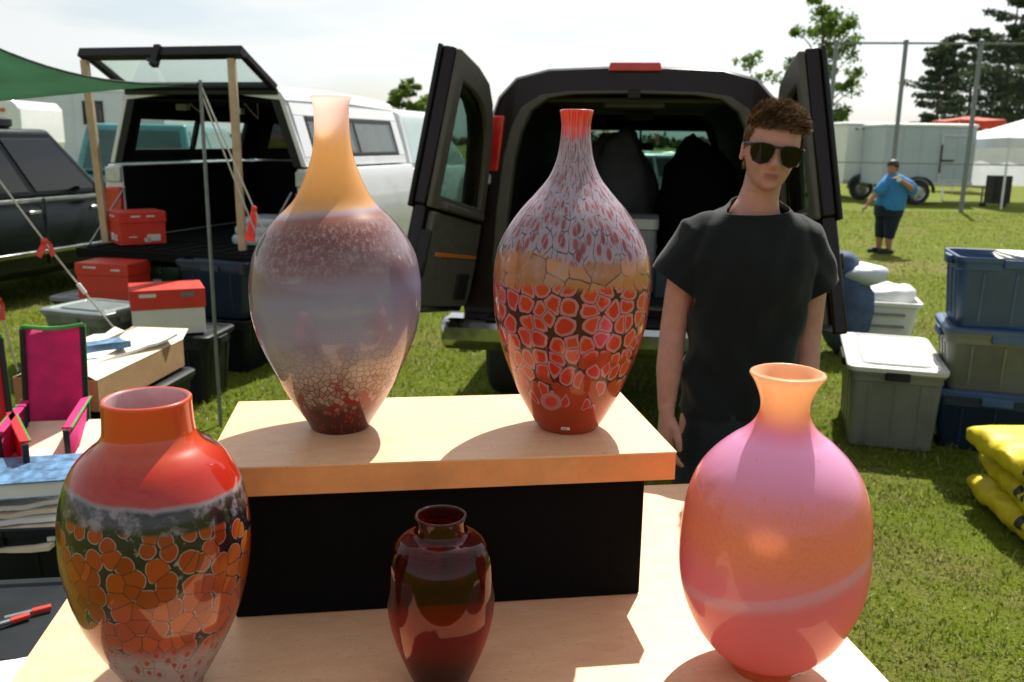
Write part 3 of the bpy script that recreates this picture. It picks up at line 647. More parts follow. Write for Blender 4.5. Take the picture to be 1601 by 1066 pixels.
# raised hatch
hl, ha = .52, R(27); hm = Matrix.Translation((0, -.03, zt+.03)) @ Matrix.Rotation(-ha, 4, 'X')
b = MB(); t_ = .05
for s in (-1, 1): b.box((s*.655, -hl/2, 0), (.055, hl, t_), 0, hm)
b.box((0, -hl+.03, -.01), (1.37, .075, t_+.02), 0, hm); b.box((0, -.02, 0), (1.26, .05, t_), 0, hm)
hat = b.build('hatch', FB, pk, smooth=0, bevel=.008)
g = MB(); g.box((0, -hl/2, 0), (1.26, hl-.1, .008), 0, hm); g.build('pane', MAT['clear'], hat, smooth=0)
g = MB(); g.box((.0, -hl+.0, -.05), (.05, .05, .16), 0, hm); g.tube([(-.05, -hl-.02, -.09), (.05, -hl-.02, -.13)], .012, 6, T=hm); g.build('handle', FB, hat, smooth=0)
# cab and nose
b = MB(); rings = []
for y, z0, z1, k in ((2.02, .5, 1.42, .98), (3.6, .45, 1.42, 1), (3.95, .45, 1.40, 1), (5.0, .45, 1.30, .98), (5.25, .55, 1.15, .92)):
    w = .97*k; rings.append([(x, y, z) for x, z in ((-w*.9, z0), (-w, z0+.2), (-w, z1-.12), (-w*.93, z1), (w*.93, z1), (w, z1-.12), (w, z0+.2), (w*.9, z0))])
b.loft(rings); b.build('cab', WP, pk, smooth=40, bevel=.02)
lo = [(-.88, 2.04, 1.41), (.88, 2.04, 1.41), (.88, 3.9, 1.41), (-.88, 3.9, 1.41)]; hi = [(-.72, 2.12, 1.98), (.72, 2.12, 1.98), (.72, 3.15, 1.98), (-.72, 3.15, 1.98)]
b = MB(); b.hexa(lo, hi); b.build('cab_roof', WP, pk, smooth=30, bevel=.06, seg=3)
def lerpq(a0, a1, b1, b0, u0, u1, v0, v1):
    A, B_, C_, D_ = (Vector(p) for p in (a0, a1, b1, b0)); f = lambda u, v: A.lerp(B_, u).lerp(D_.lerp(C_, u), v); return [f(u0, v0), f(u1, v0), f(u1, v1), f(u0, v1)]
pane(pk, lerpq(lo[1], lo[2], hi[2], hi[1], .08, .92, .1, .86), MAT['clear'], 'window'); pane(pk, lerpq(lo[3], lo[0], hi[0], hi[3], .08, .92, .1, .86), MAT['clear'], 'window')
pane(pk, lerpq(lo[2], lo[3], hi[3], hi[2], .06, .94, .08, .9), MAT['dark_glass'], 'windscreen')
for s in (-1, 1):
    for y in (2.15, 3.55):
        b = MB(); b.box((s*.972, y, 1.0), (.012, .012, .8)); b.build('door_gap', FB, pk, smooth=0)
    b = MB(); b.box((s*.985, 2.35, 1.22), (.035, .17, .04)); b.build('handle', MAT['chrome'], pk, bevel=.01)
    b = MB(); b.box((s*1.09, 3.6, 1.50), (.20, .09, .20)); b.build('mirror', FB, pk, bevel=.02)
    wheel(pk, s*.84, .95, .39, .26); wheel(pk, s*.84, 4.45, .39, .26)
    b = MB(); b.box((s*.7, 5.22, 1.0), (.34, .08, .2)); b.build('headlight', MAT['chrome'], pk, bevel=.02)
# posts propping the hatch
for px0, py0, px1, py1, xl, yl, lb in ((145, 97, 150, 357, -.66, -.40, 'raw pine post propping the hatch beside the red box on the tailgate'), (403, 92, 389, 340, .585, -.45, 'raw pine post propping the hatch at the right of the tailgate')):
    a = on_pk(xl, yl, zf+.015); top_l = hm @ Vector((xl*1.0, -.47, -.045)); tp = on_pk(*top_l)
    b = MB(); d = Vector((.026, 0, 0)); e = Vector((0, .026, 0))
    b.loft([[a-d-e, a+d-e, a+d+e, a-d+e], [tp-d-e, tp+d-e, tp+d+e, tp-d+e]])
    tag(b.build('wooden_post', MAT['wood_post'], None, smooth=0, bevel=.004), lb, 'post', 'posts propping the pickup hatch')

# ------------------------------------------------------------------ dark van with its rear doors open
vy = R(-8.5); vc = Vector((.625, 4.9, 0))
van = thing('cargo_van', 'dark maroon van parked rear first with both back doors open', 'van', vc, vy)
vf = Vector((-math.sin(vy), math.cos(vy), 0)); vr = Vector((math.cos(vy), math.sin(vy), 0))
def on_van(x, y, z): return vc+vr*x+vf*y+Vector((0, 0, z))
def mirror(h): return h+[(-x, z) for x, z in reversed(h[:-1])]
out_h = [(.90, .60), (.925, .80), (.915, 1.05), (.89, 1.3), (.835, 1.58), (.78, 1.80), (.73, 1.93), (.635, 2.03), (.46, 2.075), (0, 2.095)]
inn_h = [(.70, .80), (.71, .90), (.715, 1.05), (.70, 1.3), (.665, 1.6), (.625, 1.76), (.57, 1.87), (.47, 1.935), (.33, 1.955), (0, 1.962)]
OUT = mirror(out_h); INN = mirror(inn_h)
def sc(poly, k, dz=0): return [(x*k, z+dz) for x, z in poly]
VP = MAT['van_paint']
b = MB(); b.loft([[(x, y, z) for x, z in sc(OUT, k, dz)] for y, k, dz in ((.0, .985, -.012), (.03, 1, 0), (1.2, 1.0, .012), (2.9, 1, .01), (3.5, .985, -.03))], (0, 0))
n = len(OUT); b.add([(x, 0, z) for x, z in sc(OUT, .985, -.012)]+[(x, -.005, z) for x, z in sc(INN, 1.045, 0)], [(i, (i+1) % n, n+(i+1) % n, n+i) for i in range(n)])
b.build('body', VP, van, smooth=40)
b = MB(); b.ring_prism(sc(INN, 1.05, .005), sc(INN, .955, -.012), -.012, .10); b.build('opening_trim', MAT['van_trim'], van, smooth=30, bevel=.008)
b = MB(); b.loft([[(x, y, z) for x, z in sc(INN, k, -.01)] for y, k in ((.10, .99), (.4, 1.06), (3.3, 1.06))], (0, 0)); b.build('inner_lining', MAT['van_dark'], van, smooth=40)
b = MB(); b.box((0, 1.7, .79), (1.5, 3.3, .05)); b.build('cargo_floor', MAT['van_dark'], van, smooth=0)
b = MB(); b.box((0, 1.3, 1.925), (1.0, 2.2, .03)); b.box((0, .35, 1.90), (.34, .3, .035)); b.box((.0, 2.0, 1.89), (.22, .5, .05)); b.build('headliner', MAT['van_trim'], van, smooth=0, bevel=.02)
# front bulkhead with the windscreen opening, nose
b = MB(); b.ring_prism([(.93, .6), (.90, 1.3), (.80, 1.7), (.60, 2.0), (-.60, 2.0), (-.80, 1.7), (-.90, 1.3), (-.93, .6)], [(.60, 1.28), (.66, 1.36), (.66, 1.6), (.58, 1.80), (-.58, 1.80), (-.66, 1.6), (-.66, 1.36), (-.60, 1.28)], 3.45, 3.55); b.build('dashboard_wall', MAT['van_dark'], van, smooth=0)
pane(van, [(-.70, 3.6, 1.25), (.70, 3.6, 1.25), (.60, 3.57, 1.82), (-.60, 3.57, 1.82)], MAT['tint'], 'windscreen')
b = MB(); b.loft([[(x*k, y, z0+(z-.6)*h) for x, z in ((-.93, .6), (.93, .6), (.93, 1.0), (.8, 1.28), (-.8, 1.28), (-.93, 1.0))] for y, k, h, z0 in ((3.56, 1, 1, .55), (4.5, .97, .85, .55), (4.85, .92, .7, .58))]); b.build('hood', VP, van, smooth=40, bevel=.02)
b = MB(); b.box((0, 3.40, 1.66), (.24, .03, .07)); b.tube([(0, 3.4, 1.68), (0, 3.5, 1.80)], .012, 6); b.build('rear_view_mirror', MAT['frame_black'], van, bevel=.01)
for s in (-1, 1):
    # seats with head restraints
    for y in (1.6, 2.55):
        x = s*.42
        b = MB(); b.loft([rring(w, d, .06, z, 3, x, y+dy) for z, w, d, dy in ((.82, .46, .46, .15), (1.12, .50, .5, .15), (1.16, .46, .46, .15))]); b.build('seat', MAT['seat_cloth'], van)
        b = MB(); b.loft([rring(w, d, .05, z, 3, x, y+dy) for z, w, d, dy in ((1.05, .44, .14, 0), (1.30, .47, .15, -.05), (1.52, .42, .12, -.09), (1.56, .34, .08, -.09))]); b.build('seat_back', MAT['seat_cloth'], van)
    b = MB(); b.loft([[(s*(.985*a), y, z) for y, z in ((-.02, 1.24), (.10, 1.24), (.10, 1.56), (-.02, 1.56))] for a in (1, .93, .86)], (1, 1))
    b = MB()
    for z0, z1 in ((1.53, 1.83),):
        x0_, x1_ = .845, .770
        b.hexa([(s*(x0_-.125), -.035, z0), (s*(x0_+.012), -.02, z0), (s*(x0_+.012), .09, z0), (s*(x0_-.125), .0, z0)], [(s*(x1_-.085), -.035, z1), (s*(x1_+.012), -.02, z1), (s*(x1_+.012), .09, z1), (s*(x1_-.085), .0, z1)])
    b.build('tail_light', MAT['red_lens'], van, smooth=0, bevel=.012)
    b = MB(); b.box((s*.81, -.02, 1.49), (.10, .05, .06)); b.build('lamp_base', MAT['alu'], van, bevel=.012)
    wheel(van, s*.78, 1.0, .36, .25); wheel(van, s*.78, 3.9, .36, .25)
    pane(van, [(s*.905, .5, 1.33), (s*.905, 2.0, 1.33), (s*.80, 2.0, 1.75), (s*.80, .5, 1.75)][::s], MAT['dark_glass'], 'window')
    b = MB(); b.box((s*1.06, 3.2, 1.35), (.18, .1, .24)); b.build('mirror', VP, van, bevel=.03)
b = MB(); b.loft([[(x, y, z) for y, z in ((-.17, .56), (-.22, .60), (-.22, .69), (-.19, .735), (0, .735), (0, .56))] for x in (-1.0, -.9, .9, 1.0)]); b.build('bumper', MAT['chrome'], van, smooth=30, bevel=.02)
b = MB(); b.box((0, -.12, .742), (1.5, .16, .016)); b.build('bumper_step', MAT['black_plastic'], van, smooth=0)
b = MB(); b.hexa([(-.14, -.045, 2.062), (.14, -.045, 2.062), (.14, .06, 2.062), (-.14, .06, 2.062)], [(-.13, -.03, 2.105), (.13, -.03, 2.105), (.13, .06, 2.11), (-.13, .06, 2.11)]); b.build('brake_light', MAT['red_lens'], van, smooth=0, bevel=.006)
b = MB(); b.box((0, .01, 1.945), (.07, .05, .05)); b.build('door_latch', MAT['black_plastic'], van, bevel=.008)
def van_door(s, ang):
    """hinged on the leaning rear post; s = -1 left, +1 right"""
    hinge = Vector((s*.905, -.03, .86)); ax = Vector((-s*.105, 0, .70)).normalized()
    Tm = Matrix.Translation((s*.012, 0, -.095)) @ Matrix.Translation(hinge) @ Matrix.Rotation(R(ang), 4, ax) @ Matrix.Translation(-hinge)
    d = lambda x: s*x
    mir = lambda pts: [(d(x), z) for x, z in pts]
    lower = mir([(.015, .84), (.86, .84), (.885, .95), (.885, 1.10), (.86, 1.36), (.015, 1.36)])
    o_up = mir([(.015, 1.36), (.86, 1.36), (.80, 1.62), (.72, 1.83), (.62, 1.97), (.50, 2.05), (.30, 2.085), (.015, 2.095)])
    i_up = mir([(.11, 1.42), (.755, 1.42), (.70, 1.62), (.635, 1.78), (.56, 1.87), (.46, 1.925), (.30, 1.955), (.11, 1.96)])
    def P(poly, y0, y1, mat, name, parent=None, bevel=.012):
        b = MB(); b.prism(poly, y0, y1, 0, Tm); return b.build(name, mat, parent, smooth=30, bevel=bevel)
    door = P(lower, -.085, -.02, VP, 'door', van)
    def ring(o, i, y0, y1, mat, name, par):
        b = MB(); b.ring_prism(o, i, y0, y1, 0, Tm); return b.build(name, mat, par, smooth=30, bevel=.01)
    ring(o_up, i_up, -.085, -.02, VP, 'door_frame', door)
    ring([(x*.99, z-.006) for x, z in o_up], [(x, z) for x, z in i_up], -.019, .012, MAT['van_trim'], 'frame_trim', door)
    P(mir([(.05, .88), (.82, .88), (.845, .98), (.845, 1.10), (.815, 1.34), (.05, 1.34)]), -.019, .018, MAT['van_trim'], 'inner_panel', door)
    P(mir([(.12, 1.355), (.74, 1.355), (.74, 1.395), (.12, 1.395)]), -.019, .05, MAT['van_trim'], 'armrest', door)
    P(mir([(.16, 1.13), (.80, 1.145), (.80, 1.165), (.16, 1.15)]), .018, .026, MAT['amber'], 'orange_strip', door, .003)
    P(mir([(.56, .92), (.74, .92), (.74, 1.06), (.56, 1.06)]), .018, .03, MAT['black_plastic'], 'latch_box', door)
    P(mir([(.02, 1.02), (.05, 1.02), (.05, 1.25), (.02, 1.25)]), -.07, .03, MAT['black_plastic'], 'edge_seal', door)
    P(mir([(.09, 1.40), (.78, 1.40), (.72, 1.62), (.65, 1.79), (.57, 1.885), (.46, 1.94), (.30, 1.97), (.09, 1.975)]), -.058, -.050, MAT['tint'], 'window', door, 0)
    # flip-out glass stands proud of the outer skin
    ring(mir([(.0, 1.34), (.87, 1.34), (.81, 1.62), (.73, 1.83), (.63, 1.97), (.50, 2.055), (.30, 2.09), (.0, 2.10)]), i_up, -.108, -.086, MAT['frame_black'], 'outer_glass_frame', door)
    P(mir([(.22, 1.02), (.42, 1.02), (.42, 1.10), (.22, 1.10)]), -.10, -.086, MAT['chrome'], 'number_plate', door) if s < 0 else P(mir([(.06, 1.12), (.22, 1.12), (.22, 1.20), (.06, 1.20)]), -.11, -.086, MAT['black_plastic'], 'handle', door)
    return door
van_door(-1, -98); van_door(1, 93)
# load in the van
b = MB(); b.loft([rring(.44, .40, .03, z, 3) for z in (0, .02, .36, .38)]); c_ = b.build('cooler', MAT['slate_lid'], None, on_van(-.06, .62, .817), vy, bevel=.01)
tag(c_, 'pale grey blue cooler box standing on the van floor', 'cooler')
b = MB(); b.loft([rring(.46, .42, .04, z, 3) for z in (.378, .39, .43, .44)]); b.build('lid', MAT['grey_lid'], c_, bevel=.006)
def lump(name, label, cat, mat, loc, r, seed, rotz=0, T=None):
    b = MB(); rs = []
    b.ellipsoid((0, 0, r[2]), r, 24, 16); 
    o = b.build(name, mat, None, loc, rotz, 180)
    for v in o.data.vertices:
        p = v.co; f = 1+.16*noise.noise(Vector((p.x/r[0]*1.3+seed, p.y/r[1]*1.3, p.z/r[2]*1.3)))+.07*noise.noise(Vector((p.x*16+seed, p.y*16, p.z*16)))
        v.co = Vector((p.x*f, p.y*f, max(0, p.z*f)))
    return tag(o, label, cat)
lump('laundry_bag', 'stuffed grey cloth bag behind the cooler in the van', 'bag', MAT['bag_cloth'], on_van(-.10, 1.28, .817), (.26, .22, .46), 3)
lump('duffel_bag', 'big black bag piled at the right inside the van', 'bag', MAT['black_cloth'], on_van(.42, 1.0, .817), (.27, .24, .43), 9)
lump('sleeping_bag', 'rolled black bag lying at the left inside the van', 'bag', MAT['black_cloth'], on_van(-.48, .9, .817), (.17, .4, .20), 12)
b = MB(); b.loft([rring(.5, .34, .03, z, 3) for z in (0, .01, .20, .21)]); b.box((0, -.172, .12), (.16, .012, .05)); tag(b.build('storage_crate', MAT['navy_tote'], None, on_van(.40, .42, .817), vy, bevel=.008), 'navy storage crate on the van floor behind the man', 'crate')
# ------------------------------------------------------------------ totes, boxes, bags
def tote(name, label, loc, rotz, w, d, h, body, lid=None, group=None, taper=.86, ribs=True, handle=None, lid_over=.0):
    t = thing(name, label, 'storage tote', loc, rotz, group)
    r = .05; b = MB(); wt_ = .006
    b.loft([rring(w*taper*.97, d*taper*.97, r*.8, .0), rring(w*taper, d*taper, r*.8, .012), rring(w*.965, d*.965, r, h-.075), rring(w*.985, d*.985, r, h-.07), rring(w*.985, d*.985, r, h-.03), rring(w+.015, d+.015, r, h-.028), rring(w+.015, d+.015, r, h-.004),
            rring(w+.008, d+.008, r, h), rring(w-.02, d-.02, r, h-.002), rring(w*.95-wt_, d*.95-wt_, r, h-.08), rring(w*taper-wt_*2, d*taper-wt_*2, r*.8, .012)])
    b.build('body', body, t, smooth=40)
    if ribs:
        for sx, sy, ln, ax in ((0, -1, w, 'x'), (0, 1, w, 'x'), (-1, 0, d, 'y'), (1, 0, d, 'y')):
            for f in (-.30, 0, .30):
                b = MB(); off = f*ln*.9
                for zz, k in ((.03, taper+.01), (h-.085, .975)):
                    pass
                def pt(z, k, o_, e): 
                    return (o_, sy*(d/2*k+e), z) if ax == 'x' else (sx*(w/2*k+e), o_, z)
                k0, k1 = taper, .965; g_ = .006
                b.loft([[pt(.04, k0, off-g_, -.004), pt(.04, k0, off+g_, -.004), pt(.04, k0, off+g_, .005), pt(.04, k0, off-g_, .005)], [pt(h-.085, k1, off-g_, -.006), pt(h-.085, k1, off+g_, -.006), pt(h-.085, k1, off+g_, .005), pt(h-.085, k1, off-g_, .005)]])
                b.build('rib', body, t, smooth=0)
    for s in (-1, 1):
        b = MB(); b.loft([rring(.03, d*.34, .012, z, 2, s*(w/2+.012), 0) for z in (h-.06, h-.012)]); b.build('handle', handle or body, t, bevel=.004)
        b = MB(); b.loft([rring(w*.26, .02, .008, z, 2, 0, s*(d/2+.010)) for z in (h-.055, h-.008)]); b.build('latch', handle or body, t, bevel=.003)
    if lid:
        b = MB(); o = lid_over
        b.loft([rring(w+.03+o, d+.03+o, r, h-.012), rring(w+.035+o, d+.035+o, r, h+.012), rring(w+.015+o, d+.015+o, r, h+.02), rring(w-.04, d-.04, r, h+.02), rring(w-.055, d-.055, r, h+.012), rring(w-.13, d-.13, r, h+.012), rring(w-.15, d-.15, r, h+.024)])
        b.build('lid', lid, t, smooth=40)
    return t
def xy(px, Y, z=0): p = at(px, 400, Y); return (p.x, Y, z)
def card_box(name, label, loc, rotz, w, d, h, body, lid, lid_h=.085, marks=(), group=None):
    t = thing(name, label, 'box', loc, rotz, group)
    b = MB(); b.box((0, 0, (h-.01)/2), (w, d, h-.01)); b.build('body', body, t, smooth=0, bevel=.004)
    b = MB(); b.box((0, 0, h-lid_h/2), (w+.014, d+.014, lid_h)); b.build('lid', lid, t, smooth=0, bevel=.005)
    for side, u, z, mw, mh, m in marks:       # flat print on the front (-y), left (-x) or right (+x) face
        on_lid = z > h-lid_h; e = (.0075 if on_lid else .0005)+.0012; b = MB()
        if side == 'f': b.box((u*w/2, -(d/2+e), z), (mw, .001, mh))
        elif side == 'l': b.box((-(w/2+e), u*d/2, z), (.001, mw, mh))
        else: b.box((w/2+e, u*d/2, z), (.001, mw, mh))
        b.build('print', m, t, smooth=0)
    return t
INK, WC, RC = MAT['ink'], MAT['white_card'], MAT['red_card']
# on and under the tailgate
p = on_pk(-.42, -.33, zf+.015)
card_box('card_box', 'red printed box standing on the open tailgate', p, R(38), .34, .30, .25, RC, RC, .085,
         [('f', -.3, .215, .07, .012, INK), ('f', .35, .215, .06, .012, INK), ('f', .45, .05, .10, .05, INK), ('f', .18, .035, .05, .03, INK), ('f', -.45, .06, .06, .008, INK),
          ('l', -.2, .215, .06, .012, INK), ('l', .3, .215, .07, .012, INK), ('l', -.3, .05, .05, .05, INK), ('l', .35, .055, .09, .055, INK)], 'red printed boxes')
t_ = tote('storage_tote', 'low black tote under the tailgate carrying a red box', xy(160, 6.7), R(-12), .62, .44, .50, MAT['black_tote'], MAT['slate_lid'], 'dark totes under the tailgate')
q = xy(176, 6.55)
card_box('card_box', 'red printed box on a black tote below the tailgate', (q[0], q[1], .525), R(-8), .40, .30, .265, RC, RC, .09,
         [('f', -.45, .235, .10, .014, INK), ('f', .55, .22, .07, .014, INK), ('r', 0, .05, .08, .03, INK)], 'red printed boxes')
tote('storage_tote', 'small dark green tote with a white and red sticker on top of a stack', xy(262, 6.9, .43), R(-10), .40, .34, .30, MAT['green_tote'], None, 'dark totes under the tailgate')
s_ = MB(); qq = xy(262, 6.9)
st = [o for o in COL.objects if o.get('label', '').startswith('small dark green tote')][0]
s_.box((0, -.168, .17), (.07, .003, .055)); s_.build('sticker', WC, st, smooth=0); s_ = MB(); s_.box((0, -.1705, .155), (.05, .002, .018)); s_.build('sticker_print', RC, st, smooth=0)
tote('storage_tote', 'black tote under the small dark green one', xy(262, 6.9), R(-10), .52, .40, .43, MAT['black_tote'], None, 'dark totes under the tailgate')
tote('storage_tote', 'navy tote beside the green one, upper of its pair', xy(352, 6.6, .40), R(-14), .56, .40, .40, MAT['navy_tote'], MAT['navy_tote'], 'dark totes under the tailgate')
tote('storage_tote', 'black tote beneath the navy one, lower of its pair', xy(352, 6.6), R(-14), .56, .42, .395, MAT['black_tote'], None, 'dark totes under the tailgate')
tote('storage_tote', 'black tote carrying the red and white box', xy(272, 5.75), R(-6), .56, .42, .44, MAT['black_tote'], MAT['black_tote'], 'dark totes under the tailgate')
q = xy(267, 5.72)
card_box('card_box', 'white box with red lid and a red mark on its end', (q[0]-.03, q[1]-.04, .468), R(24), .43, .33, .29, WC, RC, .125,
         [('f', -.55, .255, .10, .022, INK), ('f', .55, .255, .08, .030, MAT['galv']), ('r', -.15, .255, .11, .02, INK), ('r', .0, .13, .20, .10, RC), ('r', .12, .105, .13, .05, WC)])
tote('storage_tote', 'olive grey tote with flat slate lid beside the red and white box', xy(143, 5.75), R(-20), .50, .42, .585, MAT['grey_tote'], MAT['slate_lid'])
# stacked pale things in the pickup bed at the right of the tailgate
b = MB()
tp = thing('folded_tarp', 'folded pale blue grey sheets stacked at the right of the tailgate', 'sheets', on_pk(.50, .12, zf+.012), py)
for k, (w, d, z, h) in enumerate(((.46, .5, 0, .07), (.44, .46, .072, .07), (.40, .44, .145, .06))):
    b = MB(); b.loft([rring(w*a, d*a, .05, z+zz, 4) for a, zz in ((.96, 0), (1, .02), (1, h-.02), (.95, h))]); o = b.build('sheet', MAT['cool_trailer'], tp)
    o.rotation_euler.z = R(6*(k-1))
# open flat carton with newspapers, on a black tote
t2 = tote('storage_tote', 'black tote under the flat brown carton of papers', (-1.86, 4.0, 0), R(-6), .44, .78, .54, MAT['black_tote'], MAT['black_tote'])
ct = thing('flat_carton', 'flat open brown carton holding newspapers next to the pink chair', 'carton', (-1.86, 3.98, .572), R(-5))
b = MB(); w, d, h = .36, .80, .135
for c, s_ in (((0, -d/2, h/2), (w, .006, h)), ((0, d/2, h/2), (w, .006, h)), ((-w/2, 0, h/2), (.006, d-.01, h)), ((w/2, 0, h/2), (.006, d-.01, h)), ((0, 0, .003), (w-.01, d-.01, .006))): b.box(c, s_)
b.build('tray', MAT['card'], ct, smooth=0)
for s in (-1, 1):
    b = MB(); b.hexa([(s*w/2, -d/2, h), (s*(w/2+.004), -d/2, h), (s*(w/2+.004), d/2, h), (s*w/2, d/2, h)], [(s*(w/2-.10), -d/2+.02, h+.035), (s*(w/2-.10), -d/2+.02, h+.04), (s*(w/2-.10), d/2-.02, h+.05), (s*(w/2-.10), d/2-.02, h+.045)]); b.build('flap', MAT['card_pale'], ct, smooth=0)
b = MB(); b.hexa([(-w/2, d/2, h), (w/2, d/2, h), (w/2, d/2+.004, h), (-w/2, d/2+.004, h)], [(-w/2+.03, d/2+.13, h+.02), (w/2-.03, d/2+.13, h+.02), (w/2-.03, d/2+.134, h+.024), (-w/2+.03, d/2+.134, h+.024)]); b.build('flap', MAT['card_pale'], ct, smooth=0)
def paper_sheet(name, mat, loc, rotz, w, d, label=None, cat='newspaper', thick=.012, curl=.02, group=None, seed=0):
    b = MB(); n = 8; top = []; bot = []
    for j in range(n+1):
        for i in range(n+1):
            x = (i/n-.5)*w; y = (j/n-.5)*d; z = thick+curl*(abs(noise.noise(Vector((x*6+seed, y*5, 1))))+.6*(abs(x)/w*2)**3)
            top.append((x, y, z)); bot.append((x, y, max(0, z-thick)))
    N = n+1; f = [(j*N+i, j*N+i+1, (j+1)*N+i+1, (j+1)*N+i) for j in range(n) for i in range(n)]; m_ = len(top)
    fb = [tuple(m_+k for k in reversed(q_)) for q_ in f]
    edge = [i for i in range(N)]+[j*N+n for j in range(1, N)]+[n*N+i for i in range(n-1, -1, -1)]+[j*N for j in range(n-1, 0, -1)]
    fs = [(edge[k], m_+edge[k], m_+edge[(k+1) % len(edge)], edge[(k+1) % len(edge)]) for k in range(len(edge))]
    b.add(top+bot, f+fb+fs); o = b.build(name, mat, None, loc, rotz, 40)
    return tag(o, label, cat, group) if label else o
paper_sheet('newspaper', MAT['paper'], (-1.88, 4.02, .70), R(-16), .36, .58, 'white crumpled newspaper lying open on the flat carton', seed=2, curl=.05)
paper_sheet('magazine', MAT['blue_cover'], (-1.86, 3.86, .755), R(-42), .11, .30, 'rolled blue grey magazine on the newspaper in the carton', 'magazine', .03, .012, seed=5)
# folding camp chairs
def camp_chair(label, loc, rotz, cloth, w=.46):
    t = thing('camp_chair', label, 'chair', loc, rotz, 'folding camp chairs at the left')
    FBk = MAT['frame_black']; zs, zb = .46, .935
    for s in (-1, 1):
        for a, c in (((s*w/2, -.22, 0), (s*w/2, .20, zs+.16)), ((s*w/2, .24, 0), (s*w/2, -.22, zs))):
            b = MB(); b.tube([a, c], .011, 8); b.build('leg', FBk, t)
        b = MB(); b.tube([(s*w/2, .17, zs-.02), (s*w/2, .21, zs+.2), (s*w/2, .27, zb)], .011, 8); b.build('back_post', FBk, t)
        b = MB(); b.loft([[(s*(w/2+e), y, zs+.19+z) for e, z in ((-.016, 0), (.016, 0), (.016, .01), (-.016, .01))] for y in (-.20, 0, .22)]); o = b.build('armrest', cloth, t, bevel=.004)
        b = MB(); b.tube([(s*(w/2+.018), -.20, zs+.196), (s*(w/2+.018), .22, zs+.196)], .004, 6); b.build('arm_piping', MAT['lime'], t)
        b = MB(); b.tube([(s*w/2, -.21, zs), (s*w/2, -.21, zs+.19)], .011, 8); b.build('arm_post', FBk, t)
        b = MB(); b.tube([(s*(w/2+.006), .20, zs+.06), (s*(w/2+.006), .225, zs+.25), (s*(w/2+.006), .285, zb+.01)], .006, 6); b.build('back_piping', MAT['lime'], t)
        n = 6; b = MB(); b.loft([[(s*w/2, y, z) for y, z in ((-.21, zs+.01), (.18, zs+.0))], [(s*(w/2+.005), y, z) for y, z in ((-.20, zs+.17), (.2, zs+.17))]], (0, 0), closed=False); 
        so2 = b.build('side_cloth', cloth, t, smooth=180); m = so2.modifiers.new('thick', 'SOLIDIFY'); m.thickness = .003
    def sheet(fn, name, mat):
        b = MB(); n = 10; b.loft([[fn(i/n, j/n) for i in range(n+1)] for j in range(n+1)], (0, 0), closed=False); o = b.build(name, mat, t, smooth=180); m = o.modifiers.new('thick', 'SOLIDIFY'); m.thickness = .004; return o
    sheet(lambda u, v: ((u-.5)*w, .19+.09*v+.05*math.sin(math.pi*u)*(1-.3*v), zs+.04+(zb-zs-.04)*v-.012*math.sin(math.pi*u)*v), 'back', cloth)
    sheet(lambda u, v: ((u-.5)*w, -.22+.40*v, zs+.01-.06*math.sin(math.pi*u)*math.sin(math.pi*v)), 'seat', cloth)
    b = MB(); b.tube([((u-.5)*w, .285, zb+.008-.012*math.sin(math.pi*u)) for u in [k/8 for k in range(9)]], .009, 6); b.build('back_piping', MAT['lime'], t)
    b = MB(); b.tube([(-w/2, -.22, .03), (w/2, .24, .03)], .009, 6); b.tube([(w/2, -.22, .03), (-w/2, .24, .03)], .009, 6); b.build('cross_brace', FBk, t)
    return t
camp_chair('magenta folding camp chair with lime green piping', (-1.775, 3.26, 0), R(16), MAT['pink_cloth'], .22)
camp_chair('red folding camp chair with lime green piping at the left edge', (-1.92, 3.02, 0), R(35), MAT['red_cloth'], .30)
# black tote of papers and books in front of the chairs
tote('storage_tote', 'black tote full of papers with a blue book on top', (-1.76, 2.95, 0), R(8), .62, .52, .44, MAT['black_tote'])
for k in range(6):
    paper_sheet('paper_stack', MAT['paper'] if k % 2 else MAT['card_pale'], (-1.74+.02*(k % 3), 2.90+.015*k, .36+.022*k), R(8+5*(k-2)), .50, .40, ('lowest sheaf','second lowest sheaf','third sheaf from the bottom','third sheaf from the top','second sheaf from the top','topmost sheaf')[k]+' of loose papers in the black tote', 'papers', .016, .014, 'papers layered in the tote', seed=k)
b = MB(); b.box((0, 0, .004), (.50, .48, .008)); b.hexa([(-.25, .24, .0), (.25, .24, .0), (.25, .245, .008), (-.25, .245, .008)], [(-.24, .42, .05), (.24, .42, .05), (.24, .42, .058), (-.24, .42, .058)])
tag(b.build('card_sheet', MAT['card_pale'], None, (-1.77, 3.02, .515), R(10), smooth=0), 'folded pale card sheet lying under the blue book', 'card')
bk = thing('book', 'thick book with blue patterned cover lying on pale card', 'book', (-1.70, 2.86, .526), R(14))
b = MB(); b.box((0, 0, .028), (.40, .25, .050)); b.build('pages', MAT['paper'], bk, smooth=0)
b = MB(); b.box((0, 0, .0555), (.415, .265, .005)); b.box((0, 0, .0015), (.415, .265, .003)); b.box((-.2065, 0, .028), (.003, .265, .05)); b.build('cover', MAT['blue_cover'], bk, smooth=0)
tote('storage_tote', 'low black tote with two red capped markers on its lid', (-1.36, 2.12, 0), R(8), .56, .50, .42, MAT['black_tote'], MAT['black_tote'])
for x, y, a in ((-1.275, 2.16, 35), (-1.305, 2.11, 42)):
    mk_ = thing('marker_pen', 'red capped marker lying on the low black tote, '+('nearer the table' if x > -1.29 else 'farther from the table'), 'marker', (x, y, .456), R(a), 'red capped markers')
    b = MB(); b.tube([(-.055, 0, 0), (.01, 0, 0)], .007, 10); b.build('barrel', MAT['galv'], mk_)
    b = MB(); b.tube([(.01, 0, 0), (.055, 0, 0)], .0085, 10); b.build('cap', RC, mk_)
